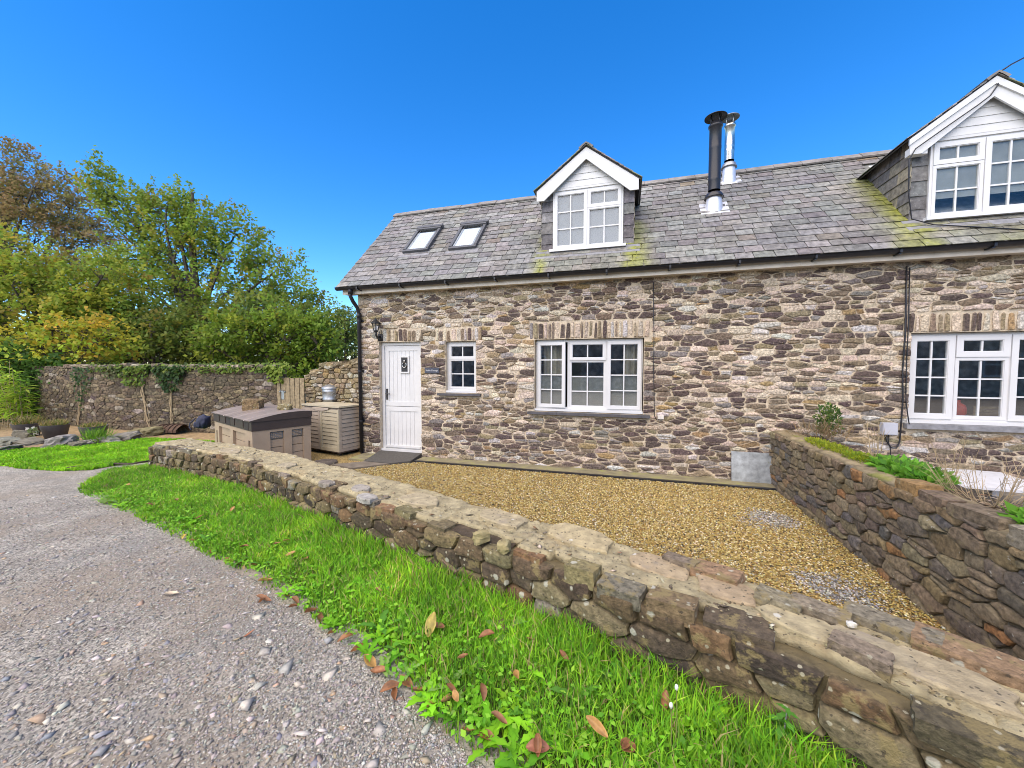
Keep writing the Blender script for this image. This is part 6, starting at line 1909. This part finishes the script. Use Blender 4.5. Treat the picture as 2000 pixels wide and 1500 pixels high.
x = r.uniform(-6.5, 1.8, n); P = np.stack([x, np.interp(x, vpn[:, 0], vpn[:, 1]) + r.uniform(-.02, .9, n)], 1); P = P[in_poly(P, verge_poly)]
n = len(P); P3 = np.c_[P, r.uniform(.02, .085, n)]
leaf_mesh('clover_leaves', P3, unit(r.normal(size=(n, 3)) * np.array([1, 1, .35])), unit(np.array([0, 0, 1]) + r.normal(size=(n, 3)) * .4), r.uniform(.018, .04, n), r.uniform(.014, .03, n), tints(n, [(3, (.19, .46, .025)), (2, (.27, .55, .05)), (1, (.13, .34, .03))], r), m_grass, None, .06, 'stuff')

# two tall weeds at the foot of the wall, and dandelion clocks
def weed(u, v, h, lab, seed):
    p = at_z(u, v, 0); r = np.random.default_rng(seed)
    root = thing('weed', lab, 'weed', (p.x, p.y, 0))
    mb = MB(); top = Vector((p.x + .03, p.y - .02, h)); mb.tube([p, (p + top) / 2 + Vector((.012, 0, 0)), top], [.004, .003, .0015], 5); mb.build('stem', m_grass, root)
    V, F, T = [], [], []
    for k in range(16):
        t = .15 + .85 * k / 15; a = k * 2.4; L = .085 * (1.1 - .6 * t)
        c0 = p.lerp(top, t); d = Vector((math.cos(a), math.sin(a), .25)); s_ = Vector((-math.sin(a), math.cos(a), 0)); b = len(V)
        for i in range(6):
            q = i / 5; w = L * .30 * math.sin(math.pi * (.1 + .88 * q)) * (1 if i % 2 else .6); c = c0 + d * L * q - Vector((0, 0, L * .5 * q * q))
            V += [tuple(c - s_ * w), tuple(c + Vector((0, 0, -.003))), tuple(c + s_ * w)]; cc_ = np.array((.09, .25, .035)) * r.uniform(.8, 1.3); T += [cc_] * 3
        for i in range(5): F += [(b + i * 3, b + i * 3 + 1, b + i * 3 + 4, b + i * 3 + 3), (b + i * 3 + 1, b + i * 3 + 2, b + i * 3 + 5, b + i * 3 + 4)]
    mesh_np('leaves', V, F, T, m_grass, root, True)
weed(1515, 1460, .21, 'leafy dark green weed standing against the near low wall, left of two', 1)
weed(1625, 1492, .19, 'leafy dark green weed by the wall at the bottom edge, right of two', 2)
for (u, v, h, lab) in [(1318, 1470, .30, 'taller dandelion stalk with a white tip in the near grass'), (1308, 1475, .23, 'shorter dandelion stalk with a white tip beside the taller one')]:
    p = at_z(u, v, 0); root = thing('dandelion_stalk', lab, 'dandelion', (p.x, p.y, 0))
    mb = MB(); mb.tube([p, p + Vector((.006, 0, h * .5)), p + Vector((0, -.01, h))], .0022, 5, (.30, .33, .10)); mb.build('stalk', m_grass, root)
    mb = MB(); mb.lathe([(0, -.012), (.006, -.008), (.008, .002), (.006, .012), (0, .015)], (p.x, p.y - .01, h), 8, (.75, .73, .66)); mb.build('seed_head', m_pebble, root, True)

# fallen leaves
LV = [((-5.19, 2.97), 0), ((-5.08, 3.17), 0), ((-4.27, 2.88), 0), ((-4.14, 3.13), 1), ((-4.06, 2.6), 2), ((-3.9, 2.56), 1), ((-3.23, 2.39), 1), ((-3.06, 2.37), 0), ((-3.18, 2.49), 0), ((-2.91, 2.37), 0), ((-3.93, 3.27), 0), ((-2.44, 2.04), 0),
      ((-2.21, 2.09), 0), ((-2.62, 2.22), 1), ((-2.5, 2.49), 0), ((-1.72, 1.9), 0), ((-1.6, 1.87), 0), ((-1.48, 1.82), 0), ((-1.35, 1.77), 1), ((-1.26, 1.72), 0), ((-1.13, 1.64), 0), ((-1.09, 1.62), 0), ((-1.08, 1.70), 0),
      ((-.99, 1.66), 0), ((-.88, 1.6), 1), ((-.8, 1.66), 0), ((-.76, 1.63), 1), ((-.66, 1.55), 0), ((-.56, 1.52), 0), ((-.52, 1.56), 0), ((-1.07, 2.05), 0), ((-.51, 2.1), 0), ((-.76, 2.05), 0), ((-1.65, 2.27), 0),
      ((-2.69, 2.52), 1), ((-2.97, 2.63), 0), ((-2.92, 2.69), 1), ((-.33, 1.5), 0), ((.02, 1.61), 0), ((.2, 1.88), 0), ((-.65, 1.68), 0), ((-.51, 1.83), 1), ((-.83, 1.87), 0), ((-.3, 2.03), 0), ((-6.32, 3.39), 1), ((-2.0, 2.02), 0), ((-2.33, 2.13), 1), ((-3.5, 2.45), 0), ((-1.9, 1.98), 0)]
def dead_mesh(seed, L, W, curl):
    r = np.random.default_rng(seed); V, F = [], []
    ns, nw = 7, 4
    for i in range(ns + 1):
        t = i / ns; w = W * .5 * math.sin(math.pi * (.03 + .94 * t)) ** .75
        for j in range(nw + 1):
            s = (j / nw - .5) * 2
            V.append((L * (t - .5), s * w * (1 - .25 * curl), .012 + abs(s) ** 1.6 * w * curl + .02 * math.sin(3 * t + seed) * curl + .012 * curl * t + r.uniform(-.002, .002)))
    for i in range(ns):
        for j in range(nw): F.append((i * (nw + 1) + j, i * (nw + 1) + j + 1, (i + 1) * (nw + 1) + j + 1, (i + 1) * (nw + 1) + j))
    return V, F
kinds = {0: ((.25, .11, .045), 'curled dark-brown fallen leaf along the gravel edge of the grass verge'), 1: ((.40, .22, .07), 'curled orange-tan fallen leaf along the gravel edge of the grass verge'), 2: ((.55, .36, .08), 'single yellow-orange leaf lying on the grass verge')}
dms = {}
def dead(x, y, z, kind, lab, seed, L=.085, W=.046, rot=None, tilt=(0, 0), col=None, grp='fallen leaves on the verge'):
    v = seed % 4
    key = (kind, v, L, col)
    if key not in dms:
        Vv, Ff = dead_mesh(v + 1, L, W, (.5, .8, .35, .65)[v])
        me = bpy.data.meshes.new('fallen_leaf'); me.from_pydata(Vv, [], Ff)
        c = np.array(col or kinds[kind][0]); tt = np.array([c * (1 + .25 * math.sin(i * 1.3 + v)) for i in range(len(Vv))])
        tint_attr(me, tt); me.materials.append(m_dead); me.polygons.foreach_set('use_smooth', np.ones(len(Ff), bool)); dms[key] = me
    o = bpy.data.objects.new('fallen_leaf', dms[key]); COL.objects.link(o)
    o.location = (x, y, z); o.rotation_euler = (tilt[0], tilt[1], rot if rot is not None else rng.uniform(0, 6.28))
    k = rng.uniform(.75, 1.25); o.scale = (k, k, k)
    return tag(o, lab, 'leaf', grp)
for i, ((x, y), k) in enumerate(LV):
    inside = in_poly(np.array([[x, y]]), verge_poly)[0] and edge_d(np.array([[x, y]]))[0] > .1
    dd_ = edge_d(np.array([[x, y]]))[0]
    where = 'at the gravel edge' if not inside else ('in grass by the low wall' if wall_d(np.array([[x, y]]))[0] < .35 else 'amid the grass')
    along = 'far end of the verge' if x < -3.6 else ('middle of the verge' if x < -2.05 else ('nearer half of the verge' if x < -1.0 else 'bottom end of the verge'))
    lab_ = kinds[k][1] if k == 2 else ('curled dark-brown fallen leaf ', 'curled orange-tan fallen leaf ')[k] + where + ', ' + along
    dead(x, y, .075 if inside else .01, k, lab_, i, .080, .044, None, (rng.uniform(-.35, .35), rng.uniform(-.35, .35)))
def at2(u, v): p = at_z(u, v, 0); return p.x, p.y
dead(*at2(335, 1163), .006, 1, 'pale straw-coloured leaf lying alone on the open gravel', 2, .11, .045, .3, col=(.52, .42, .29), grp='fallen leaves on the gravel')
dead(*at2(515, 1176), .006, 0, 'dark brown leaf on the gravel left of the verge edge', 5, .10, .04, .1, grp='fallen leaves on the gravel')
dead(*at2(487, 1244), .006, 0, 'small reddish-brown leaf alone on the gravel', 3, .05, .025, .6, col=(.28, .11, .05), grp='fallen leaves on the gravel')
dead(*at2(575, 1190), .01, 0, 'brown leaf half buried at the gravel edge nearest the lone dark leaf', 1, .09, .05, 1.2, grp='fallen leaves on the gravel')
dead(*at2(845, 1250), .10, 1, 'upright yellow-green autumn leaf standing in the grass', 2, .12, .07, 1.2, (.2, -1.1), col=(.42, .33, .09))
dead(*at2(1165, 1470), .11, 1, 'large orange-tan curled leaf on top of the near grass', 1, .12, .06, -.4, (.4, .2), col=(.46, .26, .09))
dead(*at2(880, 1385), .04, 1, 'large folded tan leaf lying at the verge edge', 3, .10, .06, .9, (-.6, .4), col=(.42, .25, .10))
dead(*at2(1050, 1490), .06, 0, 'broad reddish leaf at the bottom picture edge', 0, .10, .06, .3, (.4, 0), col=(.30, .12, .07))
dead(*at2(1225, 1494), .07, 0, 'rust-brown leaf at the bottom edge right of the reddish one', 2, .10, .06, .9, (.3, .3), col=(.26, .11, .05))
